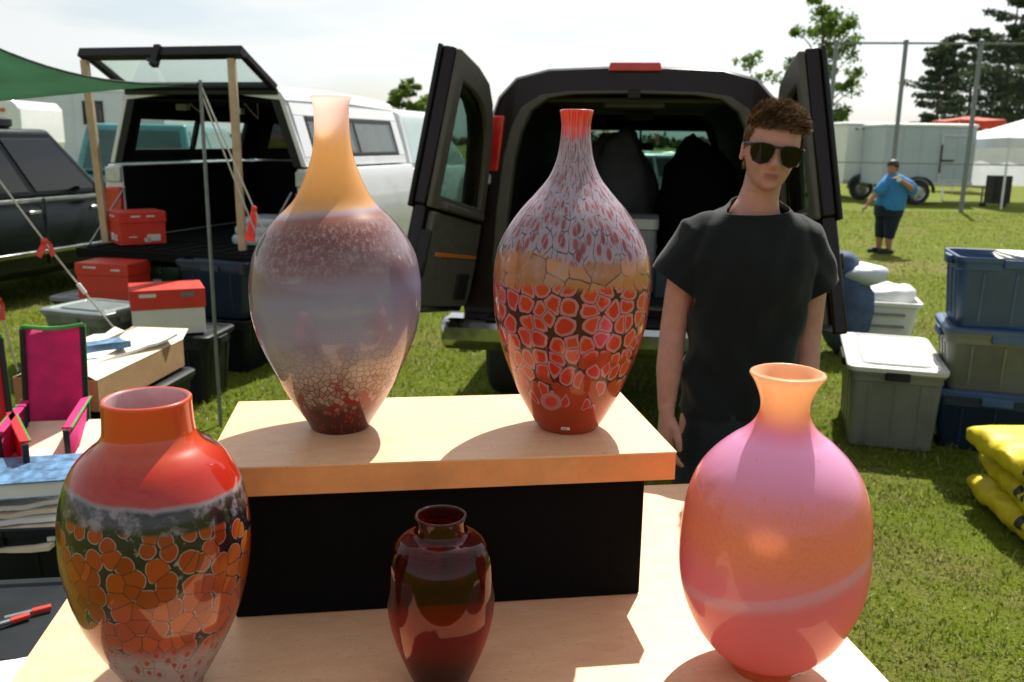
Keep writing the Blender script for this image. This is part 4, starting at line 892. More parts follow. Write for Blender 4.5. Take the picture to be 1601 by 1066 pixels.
paper_sheet('paper_sheet', MAT['paper'], (-1.16, 1.86, .447), R(20), .22, .2, 'loose white paper at the bottom left on the low black tote', 'paper', .003, .01)
# right hand side
tote('storage_tote', 'large olive grey tote with sunlit pale grey lid', (2.29, 5.28, 0), R(-17), .50, .93, .475, MAT['grey_tote'], MAT['grey_lid'], None, .90, handle=MAT['black_tote'])
for k, (mat, lidm, h, lb) in enumerate(((MAT['navy_tote'], MAT['blue_tote'], .335, 'dark navy tote at the bottom of the stack of three'), (MAT['grey_tote'], MAT['blue_tote'], .345, 'olive grey tote with blue lid in the middle of the stack of three'), (MAT['blue_tote'], None, .40, 'steel blue open tote on top of the stack of three'))):
    tote('storage_tote', lb, (2.80, 5.04, (0, .352, .714)[k]), R(-20+2*k), .62-.01*k, .46, h, mat, lidm, 'stack of three totes', .88, handle=MAT['blue_tote'])
for k in range(3):
    paper_sheet('paper_stack', MAT['paper'], (2.90+.02*k, 5.0, 1.085+.012*k), R(-20+7*k), .36, .30, ('lowest','middle','topmost')[k]+' white paper lying in the open blue tote', 'papers', .008, .01, 'papers in the blue tote', seed=20+k)
bx = xy(1385, 7.5); bt = thing('laundry_basket', 'white plastic basket holding a crumpled white bag', 'basket', bx, R(-15))
b = MB(); b.loft([rring(.42, .34, .05, 0), rring(.56, .44, .06, .40), rring(.60, .48, .06, .41), rring(.60, .48, .06, .44), rring(.55, .43, .06, .44), rring(.54, .42, .06, .40), rring(.40, .32, .05, .01)]); b.build('body', MAT['white_plastic'], bt)
for s in (-1, 1):
    for z in (.14, .24, .34):
        b = MB(); b.box((0, s*(.185+.12*z), z), (.34, .012, .02)); b.build('slot', MAT['slate_lid'], bt, smooth=0, bevel=.003)
lump('plastic_bag', 'crumpled white plastic bag lying in the white basket', 'bag', MAT['white_plastic'], (bx[0]+.05, bx[1], .36), (.22, .17, .11), 31)
q = xy(1330, 7.3); lump('cloth_bag', 'stuffed blue cloth bag standing behind the grey tote', 'bag', MAT['blue_cloth'], (q[0], q[1], 0), (.21, .24, .36), 41)
lump('cloth_bag', 'smaller blue bag piled on the blue cloth bag beside the van door', 'bag', MAT['blue_cloth'], (q[0]-.06, q[1]+.02, .62), (.14, .16, .12), 44)
lump('plastic_bag', 'pale blue white plastic bag lying on top of the blue cloth bag', 'bag', MAT['cool_trailer'], (q[0]+.10, q[1]-.04, .58), (.19, .17, .095), 47)
gb = xy(1612, 8.6); b = MB(); b.lathe([(.001, 0), (.2, 0), (.21, .01), (.25, .64), (.265, .65), (.265, .68), (.25, .7), (.2, .72), (.001, .74)], 28)
tag(b.build('garbage_bin', MAT['green_tote'], None, gb), 'dark green round bin at the right edge behind the stacked totes', 'bin')
# yellow sacks
def sack(label, loc, rotz, w, d, h, seed):
    t = thing('yellow_sack', label, 'sack', loc, rotz, 'yellow sacks stacked on the grass')
    b = MB(); n, m = 32, 30; rows = []
    for j in range(m+1):
        v = -1+2*j/m; row = []
        for i in range(n):
            a = 2*math.pi*i/n; ca, sa = math.cos(a), math.sin(a)
            k = (1-abs(v)**7)**.38 if abs(v) < 1 else 0; k = max(k, .10)
            x = w/2*math.copysign(abs(ca)**.55, ca)*(.90+.10*k); z = h/2*math.copysign(abs(sa)**.7, sa)*k
            x += .012*noise.noise(Vector((v*4+seed, ca*2, sa*2)))+.006*noise.noise(Vector((v*15+seed, ca*5, sa*5))); z += .018*k*noise.noise(Vector((v*5+seed, ca*2.5, sa*2.5+3)))+.009*k*noise.noise(Vector((v*14+seed, x*22, 8)))
            row.append((x, v*d/2, z+h/2))
        rows.append(row)
    b.loft(rows); b.build('sack_body', MAT['yellow_bag'], t, smooth=180)
    for s in (-1, 1):
        b = MB(); b.loft([[(x*w*.43, s*(d/2+dy), h/2+z+.014*math.sin(x*9+seed)) for x, z in [(-1+k/4, .0) for k in range(9)]+[(1-k/4, .006) for k in range(9)]] for dy in (-.045, .035)]); b.build('sewn_end', MAT['orange_bag'], t, smooth=60)
    b = MB(); b.loft([[((lambda q: (q[0]-.002, q[1], q[2]))(rows[j][i])) for i in range(13, 17)] for j in (5, 6, 7, 8, 9)], (0, 0), closed=False); pr_o = b.build('print', MAT['dark_ink'], t, smooth=180); sm = pr_o.modifiers.new('thick', 'SOLIDIFY'); sm.thickness = .002
    b = MB(); b.loft([[((lambda q: (q[0]-.0035, q[1], q[2]))(rows[j][i])) for i in range(13, 17)] for j in (6, 7)], (0, 0), closed=False); pr_o = b.build('print', MAT['yellow_bag'], t, smooth=180); sm = pr_o.modifiers.new('thick', 'SOLIDIFY'); sm.thickness = .002
    for k in range(0):
        zz = 0; b = MB(); b.box((-w*.492, -d*.22+.11*k+.02*((k*seed) % 3), h*(.5+.04*(k % 2))), (.004, .03+.035*((k+seed) % 3), .018+.012*(k % 2))); b.build('print', MAT['dark_ink'], t, smooth=0)
    b = MB(); b.box((-w*.12, 0, h+.0), (.14, .2, .004)); b.build('label_print', MAT['ink'], t, smooth=0)
    return t
for k, (dx, dy, a) in enumerate(((0, 0, 4), (.02, .02, -3), (-.02, .0, 7))):
    sack(('lowest yellow sack in the stack on the grass', 'middle yellow sack in the stack on the grass', 'topmost yellow sack in the stack on the grass')[k], (2.52+dx, 3.82+dy, .128*k), R(a-8), .56, .80, .145, 5*k+2)

# ------------------------------------------------------------------ green tarp, its pole, guy ropes and ribbons
PT = at(313, 131, 5.15)
b = MB(); pb = at(345, 662, 5.15); b.tube([(pb.x, pb.y, 0), (PT.x, PT.y, PT.z+.02)], .011, 10); 
tag(b.build('tarp_pole', MAT['galv'], None), 'thin grey pole holding up the corner of the green tarp', 'pole')
b = MB(); A = PT; B1 = at(-240, 143, 6.3); C1 = at(-260, -60, 3.9); D1 = B1+(C1-A)*.9; n = 18; rows = []
for j in range(n+1):
    v = j/n; row = []
    for i in range(n+1):
        u = i/n
        e0 = A.lerp(B1, u)+Vector((0, 0, -.02*math.sin(math.pi*u))); e1 = A.lerp(C1, v)+Vector((0, 0, -.16*math.sin(math.pi*v)**1))
        p_ = e0+e1-A+(D1-B1-C1+A)*u*v; p_.z -= .10*math.sin(math.pi*u)*math.sin(math.pi*v)
        row.append(tuple(p_))
    rows.append(row)
b.loft(rows, (0, 0), closed=False); tarp = b.build('green_tarp', MAT['tarp'], None, smooth=180)
m = tarp.modifiers.new('thick', 'SOLIDIFY'); m.thickness = .003; tag(tarp, 'green tarp stretched as a sun roof at the upper left', 'tarp')
b = MB(); b.tube([rows[0][i] for i in range(n+1)], .006, 6); b.tube([r_[0] for r_ in rows], .006, 6); b.build('hem', MAT['frame_black'], tarp)
def rope(label, pts, group='guy ropes of the green tarp', r=.005):
    P = [Vector(p) for p in pts]; b = MB(); n = 40; path = [P[0].lerp(P[-1], k/n)-Vector((0, 0, .03*math.sin(math.pi*k/n))) for k in range(n+1)]
    b.tube(path, r, 6); d = (P[-1]-P[0]).normalized(); s = d.orthogonal().normalized(); s2 = d.cross(s)
    for ph in (0, math.pi):     # two twisted strands
        b.tube([p+ (s*math.cos(k*2.1+ph)+s2*math.sin(k*2.1+ph))*r*.55 for k, p in enumerate(path)], r*.6, 4)
    return tag(b.build('guy_rope', MAT['rope'], None), label, 'rope', group), path
def ribbon(label, at_p, ln, dirs):
    t = thing('ribbon', label, 'ribbon', at_p, 0, 'red ribbons tied on the guy ropes')
    for k, d in enumerate(dirs):
        b = MB(); v = Vector(d).normalized(); s = v.cross(Vector((0, 1, .2))).normalized()*.016; q = []
        for j in range(7):
            f = j/6; c = v*ln*f+Vector((0, .012*math.sin(f*5), -.5*ln*f*f*.3)); q.append([tuple(c-s), tuple(c+s), tuple(c+s+Vector((0, .002, 0))), tuple(c-s+Vector((0, .002, 0)))])
        b.loft(q); b.build('tail', MAT['ribbon'], t, smooth=60)
    b = MB(); b.ellipsoid((0, 0, 0), (.018, .014, .018), 10, 6); b.build('knot', MAT['ribbon'], t)
r1, p1 = rope('pale guy rope from the tarp pole down to the grass, right of its pair', (PT, at(505, 560, 5.6)))
r2, p2 = rope('pale guy rope from the tarp pole down to the grass, left of its pair', (PT-Vector((.005, 0, .03)), at(470, 530, 5.5)))
r3, p3 = rope('pale guy rope crossing in front of the dark vehicle', (at(-60, 200, 4.3), at(205, 545, 4.7)))
r4, p4 = rope('short guy rope at the left edge above the pink chair', (at(-20, 400, 4.4), at(28, 580, 4.6)))
def near(path, px, py):
    def prj(p):
        d = Vector(p)-Vector((0, 0, CAM_H)); w = d.dot(_fw); return 800.5+F*d.dot(_r)/w, 533-F*d.dot(_u)/w
    return min(path, key=lambda p: (prj(p)[0]-px)**2+(prj(p)[1]-py)**2)
ribbon('long red ribbon hanging from the right hand guy rope', near(p1, 377, 330), .17, ((-.28, 0, -1), (-.05, 0, -.5)))
ribbon('red ribbon tied to the guy rope in front of the dark vehicle', near(p3, 70, 372), .075, ((-.5, 0, -1), (.6, 0, -.8)))
ribbon('red ribbon tied to the short guy rope at the left edge', near(p4, 2, 468), .09, ((-.2, 0, -1), (.2, 0, -1)))
cl_ = near(p3, 137, 448); b = MB(); d = (Vector(p3[-1])-Vector(p3[0])).normalized(); b.tube([cl_-d*.03, cl_+d*.03], .011, 8); tag(b.build('rope_tensioner', MAT['white_plastic'], None), 'small white slider on the guy rope before the red box', 'slider')

# ------------------------------------------------------------------ display table and riser
def laminate():
    t = NT('maple laminate'); o = t.obj()
    n1 = t.noise(t.n('Mapping', None, Vector=o, Scale=(5, 14, 14)), 3, 6, .65, .6); n2 = t.noise(o, 90, 3, .7); n3 = t.noise(t.n('Mapping', None, Vector=o, Scale=(30, 80, 80)), 3, 3, .6)
    c = t.mix(t.ramp(n1, [(.3, 0), (.7, 1)]), (.76, .42, .23), (.84, .53, .31))
    c = t.mix(t.ramp(n3, [(.60, 0), (.70, .9)]), c, (.55, .29, .13)); c = t.mix(t.ramp(n2, [(.68, 0), (.74, .75)]), c, (.36, .17, .08))
    p = t.n('BsdfPrincipled', None, Base_Color=c, Roughness=.42); p.inputs['Specular IOR Level'].default_value = .5
    t.set(p, 'Normal', t.bump(n2, .04, .002)); return t.surf(p)
LAM = laminate()
edge_m = mk('maple edge band', (.76, .31, .11), .45, scale=14, bump=.05, var=.12, dirt=(.5, .27, .12))
TY = R(8.4); TU = Vector((math.cos(TY), math.sin(TY), 0)); TW = Vector((-math.sin(TY), math.cos(TY), 0))
def on_t(u, w, z): return TU*u+TW*w+Vector((0, 0, z))
def slab(parent, u0, u1, w0, w1, z0, z1):
    b = MB(); b.box(((u0+u1)/2, (w0+w1)/2, z1-.0015), (u1-u0, w1-w0, .003)); b.build('top_sheet', LAM, parent, smooth=0)
    e = .0012
    b = MB(); b.box(((u0+u1)/2, (w0+w1)/2, (z0+z1-.003)/2), (u1-u0-.0016, w1-w0-.0016, z1-.0032-z0)); b.build('edge_band', edge_m, parent, smooth=0)
tb = thing('display_table', 'wide low display table with sunlit maple laminate top', 'table', (0, 0, 0), TY)
slab(tb, -.559, .757, .93, 1.943, .855, .90)
b = MB(); b.box((.1, 1.44, .4275), (1.16, .84, .853)); b.build('pedestal', MAT['black_cloth'], tb, smooth=0, bevel=.01)
rs_ = thing('display_riser', 'maple topped riser with black box base standing on the table', 'riser', on_t(0, 0, .9005), TY)
slab(rs_, -.289, .498, 1.408, 1.787, .2285, .2795)
b = MB(); b.box((.098, 1.60, .1140), (.708, .333, .228)); b.build('box_base', MAT['black_cloth'], rs_, smooth=0, bevel=.004)

# ------------------------------------------------------------------ art glass vases
def spline(prof, n):
    """smooth Catmull-Rom resampling of a (radius, height) outline"""
    P = [prof[0]]+list(prof)+[prof[-1]]; out = []
    for i in range(1, len(P)-2):
        for k in range(n):
            t = k/n; a = []
            for c in (0, 1):
                p0, p1, p2, p3 = P[i-1][c], P[i][c], P[i+1][c], P[i+2][c]
                a.append(.5*((2*p1)+(-p0+p2)*t+(2*p0-5*p1+4*p2-p3)*t*t+(-p0+3*p1-3*p2+p3)*t**3))
            out.append(tuple(a))
    out.append(prof[-1]); return out
def vase(name, label, loc, prof, mat, thick=.006, inner=None, rotz=0, lean=(0, 0), group='art glass vases', ref=.142):
    out = spline(prof, 4); H = out[-1][1]
    rim_r, rim_z = out[-1]; ins = []
    for i, (r, z) in enumerate(out):
        a = out[max(0, i-1)]; c = out[min(len(out)-1, i+1)]; tx, tz = c[0]-a[0], c[1]-a[1]; l = math.hypot(tx, tz) or 1
        nr = r-thick*tz/l; nzz = z+thick*tx/l
        ins.append((max(.002, nr), max(thick*1.5, nzz)))
    rim = [(rim_r-thick*.12, rim_z+thick*.32), (rim_r-thick*.5, rim_z+thick*.46), (rim_r-thick*.85, rim_z+thick*.32)]
    path = [(.001, 0), (out[0][0]*.9, 0)]+out+rim+ins[::-1]+[(.001, thick*1.5)]
    n = 112; me = bpy.data.meshes.new(name); V = []; Fc = []
    arc = [0]
    for a, c in zip(path, path[1:]): arc.append(arc[-1]+math.hypot(c[0]-a[0], c[1]-a[1]))
    for r, z in path:
        for k in range(n):
            a = math.pi/2+2*math.pi*k/n; V.append((r*math.cos(a)+lean[0]*z, r*math.sin(a)+lean[1]*z, z))
    UV = []
    for j in range(len(path)-1):
        for k in range(n):
            k2 = (k+1) % n; Fc.append((j*n+k, j*n+k2, (j+1)*n+k2, (j+1)*n+k))
            u0, u1 = k/n*6.2832*ref, (k+1)/n*6.2832*ref
            UV += [(u0, arc[j]), (u1, arc[j]), (u1, arc[j+1]), (u0, arc[j+1])]
    me.from_pydata(V, [], Fc); ul = me.uv_layers.new(name='surface'); ul.data.foreach_set('uv', [c for p in UV for c in p])
    me.polygons.foreach_set('use_smooth', [True]*len(me.polygons)); me.materials.append(mat)
    if inner:
        me.materials.append(inner); j0 = 2+len(out)+len(rim)-1; me.polygons.foreach_set('material_index', [1 if f >= j0*n else 0 for f in range(len(Fc))])
    me.update()
    o = bpy.data.objects.new(name, me); COL.objects.link(o); o.location = loc; o.rotation_euler.z = rotz
    return tag(o, label, 'vase', group)
def vz(t, H, tilt=0, wob=.02, sc=9):
    """normalised height with a tilted, wavering line"""
    o = t.obj(); s = t.n('SeparateXYZ', None, Vector=o)
    h = t.math('DIVIDE', s.outputs[2], H); h = t.math('MULTIPLY_ADD', s.outputs[0], tilt/H, h)
    return t.math('ADD', h, t.math('MULTIPLY', t.math('SUBTRACT', t.noise(o, sc, 4, .6), .5), wob*2))
def uvv(t, sx=1, sy=1, warp=.006, sc=22):
    u = t.n('UVMap', {'uv_map': 'surface'}).outputs[0]
    w = t.n('TexNoise', None, Vector=u, Scale=sc, Detail=2).outputs[1]
    w = t.n('VectorMath', {'operation': 'MULTIPLY_ADD'}, i0=w, i1=(warp, warp, 0), i2=u).outputs[0]
    return t.n('Mapping', None, Vector=w, Scale=(sx, sy, 1)).outputs[0]
def cells(t, vec, scale, rnd=.9):
    f = t.n('TexVoronoi', {'voronoi_dimensions': '2D', 'feature': 'F1'}, Vector=vec, Scale=scale, Randomness=rnd)
    e = t.n('TexVoronoi', {'voronoi_dimensions': '2D', 'feature': 'DISTANCE_TO_EDGE'}, Vector=vec, Scale=scale, Randomness=rnd)
    r = t.n('SeparateColor', None, Color=f.outputs['Color']).outputs[0]
    return f.outputs['Distance'], e.outputs['Distance'], r
def glass_art(t, col, trans=.35, rough=.3, bump=None, tcol=None, coat=1.0):
    p = t.n('BsdfPrincipled', None, Base_Color=col, Roughness=rough, IOR=1.5); p.inputs['Coat Weight'].default_value = coat; p.inputs['Coat Roughness'].default_value = .015
    p.inputs['Coat IOR'].default_value = 1.55; p.inputs['Specular IOR Level'].default_value = .3
    if bump is not None: t.set(p, 'Normal', bump)
    tr = t.n('BsdfTranslucent', None, Color=tcol if tcol is not None else col)
    return t.surf(t.n('MixShader', None, i0=trans, i1=p, i2=tr))

def mat_v1():
    t = NT('frosted lilac and amber glass'); H = .587; h = vz(t, H, -.10, .012, 6); o = t.obj()
    c = t.ramp(h, [(0, (.08, .008, .005)), (.09, (.12, .014, .010)), (.145, (.40, .20, .15)), (.22, (.60, .48, .40)), (.31, (.46, .44, .60)), (.44, (.36, .35, .52)), (.52, (.25, .11, .13)), (.61, (.22, .045, .03)), (.66, (.34, .11, .07)),
                   (.674, (.50, .40, .50)), (.684, (.86, .48, .20)), (.72, (.93, .54, .22)), (.84, (.93, .60, .32)), (.91, (.92, .66, .52)), (1, (.92, .74, .72))])
    zone = t.math('MULTIPLY', t.step(h, .08, .16), t.math('SUBTRACT', 1, t.step(h, .34, .50)))
    d, e, r = cells(t, uvv(t), 78); net = t.math('SUBTRACT', 1, t.step(e, .03, .11))
    d2, e2, r2 = cells(t, uvv(t), 210)
    net2 = t.math('SUBTRACT', 1, t.step(e2, .03, .12))
    c = t.mix(t.math('MULTIPLY', t.math('MULTIPLY', net, zone), t.math('SUBTRACT', .95, t.step(h, .12, .36))), c, (.04, .015, .015))
    c = t.mix(t.math('MULTIPLY', t.math('MULTIPLY', net2, zone), .28), c, (.14, .09, .09))
    patch = t.math('MULTIPLY', t.step(t.noise(o, 26, 2, .5), .56, .60), t.math('MULTIPLY', t.step(h, .05, .10), t.math('SUBTRACT', 1, t.step(h, .16, .24))))
    c = t.mix(t.math('MULTIPLY', patch, .9), c, (.30, .015, .012))
    redc = t.math('MULTIPLY', t.step(r, .72, .76), t.math('SUBTRACT', 1, t.step(h, .13, .20)))
    c = t.mix(t.math('MULTIPLY', redc, t.math('SUBTRACT', 1, t.step(d, .3, .45))), c, (.32, .02, .015))
    pale = t.math('MULTIPLY', t.step(r, .35, .7), t.math('MULTIPLY', t.step(h, .075, .11), t.math('SUBTRACT', 1, t.step(h, .2, .3))))
    c = t.mix(t.math('MULTIPLY', t.math('MULTIPLY', pale, t.math('SUBTRACT', 1, net)), .5), c, (.72, .60, .52))
    # lilac frost in streaks over the brown band, soft blotches below
    band = t.math('MULTIPLY', t.step(h, .46, .56), t.math('SUBTRACT', 1, t.step(h, .63, .665)))
    sp = t.step(t.noise(uvv(t, 1, .7), 120, 6, .85), .46, .62)
    c = t.mix(t.math('MULTIPLY', t.math('MULTIPLY', sp, band), .7), c, (.46, .36, .40))
    sheen_x = t.n('SeparateXYZ', None, Vector=o).outputs[0]
    c = t.mix(t.math('MULTIPLY', band, t.math('MULTIPLY', t.step(t.math('ABSOLUTE', t.math('SUBTRACT', sheen_x, .0)), .07, .14), .6)), c, (.42, .37, .42))  # lilac sheen of the left and right flanks, painted into the colour
    mid = t.math('MULTIPLY', t.step(h, .18, .3), t.math('SUBTRACT', 1, t.step(h, .5, .6)))
    c = t.mix(t.math('MULTIPLY', mid, t.math('MULTIPLY', t.step(t.noise(o, 11, 4, .6), .45, .7), .5)), c, (.36, .22, .23))
    c = t.mix(t.math('MULTIPLY', mid, t.math('MULTIPLY', t.step(t.noise(t.n('Mapping', None, Vector=o, Scale=(1, 1, 3), Location=(3, 2, 1)), 8, 4, .6), .52, .7), .6)), c, (.48, .46, .52))
    tr = t.math('MULTIPLY_ADD', t.step(h, .66, .72), .32, .30)
    return glass_art(t, c, t.math('MULTIPLY_ADD', t.step(h, .66, .72), .36, .34), .33, None, t.mix(t.step(h, .86, .93), t.mix(t.step(h, .66, .70), c, (.98, .80, .50)), (.98, .84, .80)))
def mat_v2():
    t = NT('murrine red and lilac glass'); H = .57; h = vz(t, H, .04, .055, 13); o = t.obj()
    # upper zone, drawn out cells
    d, e, r = cells(t, uvv(t, 1, .46, .010), 62)
    up = t.mix(t.step(d, .20, .42), t.mix(r, (.30, .035, .045), (.42, .08, .085)), (.50, .37, .46))
    up = t.mix(t.math('SUBTRACT', 1, t.step(e, .015, .07)), up, t.mix(t.step(t.noise(o, 60, 3), .45, .6), (.05, .05, .08), (.48, .42, .53)))
    frost = t.math('MULTIPLY', t.step(h, .60, .76), t.math('SUBTRACT', 1, t.step(h, .88, .93)))
    up = t.mix(t.math('MULTIPLY', frost, t.math('MULTIPLY', t.step(t.noise(uvv(t, 1, .5), 90, 4, .7), .42, .62), .8)), up, (.62, .55, .62))
    # amber band
    d2, e2, r2 = cells(t, uvv(t, 1, .8, .014), 30)
    am = t.mix(r2, (.50, .20, .07), (.70, .33, .14)); am = t.mix(t.math('SUBTRACT', 1, t.step(t.math('SUBTRACT', e2, t.math('MULTIPLY', t.noise(o, 50, 2), .06)), -.03, .03)), am, t.mix(t.step(t.noise(o, 18, 2), .45, .55), (.12, .05, .06), (.60, .30, .17))); am = t.mix(t.math('MULTIPLY', t.step(t.noise(o, 40, 3), .5, .65), .5), am, (.55, .36, .34))
    # red cells with pink rims on a dark net
    d3, e3, r3 = cells(t, uvv(t, 1, .92, .010, 55), 35)
    q3 = t.math('SUBTRACT', t.math('SUBTRACT', e3, t.math('MULTIPLY', t.math('MAXIMUM', t.math('SUBTRACT', d3, .30), 0), .75)), t.math('MULTIPLY', t.noise(o, 70, 2), .05))
    lo = t.mix(t.step(q3, .05, .15), (.66, .27, .30), t.mix(r3, (.66, .035, .02), (.78, .075, .03)))
    lo = t.mix(t.step(q3, -.20, -.16), (.07, .012, .02), lo); lo = t.mix(t.math('SUBTRACT', 1, t.step(e3, .008, .028)), lo, (.10, .02, .035))
    base = t.mix(t.noise(o, 20, 3), (.42, .035, .006), (.58, .075, .012))
    keep = t.step(t.math('SUBTRACT', t.math('MULTIPLY_ADD', h, 4.6, -.36), r3), -.04, .04)     # fewer cells towards the foot
    lo = t.mix(keep, base, lo)
    lo = t.mix(t.math('SUBTRACT', 1, t.step(h, .10, .115)), lo, base)
    # one lone cell near the foot
    P = t.n('SeparateXYZ', None, Vector=o); q = t.math('SQRT', t.math('ADD', t.math('POWER', t.math('ADD', P.outputs[0], .036), 2), t.math('POWER', t.math('SUBTRACT', P.outputs[2], .072), 2)))
    front = t.math('LESS_THAN', P.outputs[1], 0)
    lone = t.mix(t.step(q, .008, .013), (.70, .06, .03), (.62, .25, .27))
    lo = t.mix(t.math('MULTIPLY', front, t.math('SUBTRACT', 1, t.step(q, .0175, .0195))), lo, lone)
    c = t.mix(t.step(h, .475, .50), lo, am); c = t.mix(t.step(h, .56, .585), c, up)
    c = t.mix(t.step(h, .90, .94), c, t.mix(t.step(t.noise(uvv(t, 1, .15), 60, 2), .45, .6), (.66, .05, .04), (.70, .22, .20)))
    return glass_art(t, c, .42, .3)
def mat_v3():
    t = NT('orange and black murrine glass'); H = .443; h = vz(t, H, .10, .016, 9); h2 = vz(t, H, 0, 0); o = t.obj()
    top = t.mix(t.step(h2, .80, .90), (.50, .020, .007), (.66, .085, .018)); top = t.mix(t.math('MULTIPLY', t.noise(o, 6, 3), .25), top, (.45, .02, .008))
    d, e, r = cells(t, uvv(t, 1, 1, .012), 37, .9)
    size = t.math('MULTIPLY_ADD', r, .18, .33)
    den = t.math('ADD', size, t.math('MULTIPLY', t.math('SUBTRACT', 1, t.step(h, .50, .68)), .26))
    disc = t.math('SUBTRACT', 1, t.step(t.math('SUBTRACT', d, den), -.012, .012)); ring = t.math('SUBTRACT', 1, t.step(t.math('ABSOLUTE', t.math('SUBTRACT', d, den)), .012, .04))
    core = t.mix(r, (.27, .026, .005), (.42, .062, .010)); core = t.mix(t.math('MULTIPLY', t.step(t.noise(o, 5, 2), .5, .62), .7), core, (.66, .20, .035))
    blk = t.mix(t.step(t.noise(o, 70, 4, .7), .58, .68), (.014, .010, .012), (.30, .24, .28))
    c = t.mix(disc, blk, core); c = t.mix(t.math('MULTIPLY', ring, .8), c, (.42, .30, .33))
    c = t.mix(t.math('SUBTRACT', 1, t.step(e, .012, .035)), c, (.03, .012, .015))
    # lower frosted foot with small cells
    d2, e2, r2 = cells(t, uvv(t, 1, .9), 52); ft = t.mix(t.step(d2, .22, .30), (.34, .03, .015), (.34, .27, .29)); ft = t.mix(t.math('MULTIPLY', t.math('SUBTRACT', 1, t.step(e2, .02, .06)), .7), ft, (.10, .07, .08)); ft = t.mix(t.step(r2, .55, .6), ft, (.36, .30, .32))
    c = t.mix(t.math('SUBTRACT', 1, t.step(h, .20, .30)), c, ft)
    # speckled black collar and the pale line above it
    col = t.math('MULTIPLY', t.step(h, .665, .68), t.math('SUBTRACT', 1, t.step(h, .745, .75)))
    c = t.mix(col, c, t.mix(t.step(t.noise(o, 48, 4, .65), .46, .68), (.012, .010, .012), (.27, .22, .27)))
    c = t.mix(t.math('MULTIPLY', t.step(h, .733, .745), t.math('MULTIPLY_ADD', t.noise(o, 16, 3), .9, .2, True)), c, (.40, .31, .36)); c = t.mix(t.step(h, .745, .757), c, top)
    ins = t.mix(t.step(h2, .955, .985), c, top)
    return glass_art(t, ins, .26, .3)
def mat_v5():
    t = NT('pink and orange satin glass'); H = .4756; h = vz(t, H, -.30, .008, 5); hs = vz(t, H, 0, .012, 8); o = t.obj()
    c = t.ramp(hs, [(0, (.84, .22, .12)), (.16, (.88, .27, .27)), (.40, (.88, .30, .38)), (.45, (.88, .35, .32)), (.53, (.90, .38, .22)), (.62, (.86, .34, .30)), (.70, (.84, .42, .66)), (.79, (.90, .53, .86)), (.83, (.88, .38, .60)), (.86, (.92, .40, .28)), (.92, (.92, .50, .27)), (1, (.92, .60, .38))])
    z = t.math('MULTIPLY', t.step(hs, .41, .48), t.math('SUBTRACT', 1, t.step(hs, .62, .72)))
    sp = t.step(t.noise(uvv(t), 150, 4, .7), .47, .62); c = t.mix(t.math('MULTIPLY', z, t.math('MULTIPLY', sp, .8)), c, (.84, .33, .12))
    fl = t.math('MULTIPLY', t.step(t.noise(o, 42, 3, .6), .66, .69), t.math('MULTIPLY', t.step(hs, .6, .66), t.math('SUBTRACT', 1, t.step(hs, .74, .8)))); c = t.mix(fl, c, (.82, .32, .14))
    dl = t.math('ABSOLUTE', t.math('SUBTRACT', h, .39)); P = t.n('SeparateXYZ', None, Vector=o).outputs[0]
    ln = t.math('SUBTRACT', 1, t.step(dl, .017, .034)); c = t.mix(t.math('MULTIPLY', ln, t.math('MULTIPLY_ADD', t.noise(o, 45, 3), .5, .45)), c, (.74, .52, .66))
    below = t.math('SUBTRACT', 1, t.step(h, .37, .39)); c = t.mix(t.math('MULTIPLY', below, .55), c, (.84, .22, .27))
    c = t.mix(t.math('SUBTRACT', 1, t.step(hs, .03, .10)), c, (.66, .15, .05))
    return glass_art(t, c, .50, .32, None, t.mix(t.step(hs, .82, .9), t.mix(.35, c, (1, .86, .70)), (.97, .66, .42)))
def mat_v4():
    t = NT('clear ruby amber glass'); o = t.obj(); s = t.n('SeparateXYZ', None, Vector=o)
    h = t.math('DIVIDE', s.outputs[2], .268)
    c = t.ramp(t.math('ADD', h, t.math('MULTIPLY', t.noise(o, 8, 3), .12)), [(0, (.18, .022, .016)), (.35, (.84, .21, .07)), (.55, (.66, .10, .045)), (.75, (.40, .03, .045)), (.92, (.58, .11, .08)), (1, (.70, .24, .18))])
    lw = t.math('POWER', t.n('LayerWeight', None, Blend=.5).outputs['Facing'], 3.5); tr = t.n('BsdfTransparent', None, Color=c); gl = t.n('BsdfGlossy', None, Color=(1, 1, 1), Roughness=.01)
    df = t.n('BsdfDiffuse', None, Color=t.mix(.5, c, (.25, .02, .01)))
    a = t.n('MixShader', None, i0=.025, i1=tr, i2=df)
    return t.surf(t.n('MixShader', None, i0=t.math('MULTIPLY_ADD', lw, .40, .025, True), i1=a, i2=gl))
PV1 = [(0.052, 0.0), (0.0535, 0.003), (0.0601, 0.0161), (0.0822, 0.0504), (0.1017, 0.0845), (0.1175, 0.1182), (0.132, 0.1516), (0.1429, 0.1848), (0.1492, 0.2188), (0.1508, 0.25), (0.149, 0.2813), (0.1415, 0.319), (0.1251, 0.3506), (0.103, 0.379), (0.0840, 0.3965), (0.0693, 0.4120), (0.058, 0.4306), (0.0455, 0.4593), (0.0354, 0.4897), (0.0308, 0.521), (0.0296, 0.552), (0.0302, 0.5702), (0.0322, 0.5806), (0.036, 0.5859)]
PV2 = [(0.052, 0.0), (0.0540, 0.002), (0.0621, 0.0123), (0.0797, 0.0436), (0.0959, 0.0744), (0.1082, 0.1062), (0.1198, 0.1365), (0.1287, 0.1666), (0.1358, 0.1964), (0.1396, 0.2272), (0.1416, 0.2566), (0.141, 0.2857), (0.1376, 0.3157), (0.1291, 0.3444), (0.1138, 0.3728), (0.0929, 0.4022), (0.0677, 0.4301), (0.0455, 0.4579), (0.0332, 0.4866), (0.0279, 0.5139), (0.0256, 0.541), (0.0266, 0.5551), (0.0293, 0.5701)]
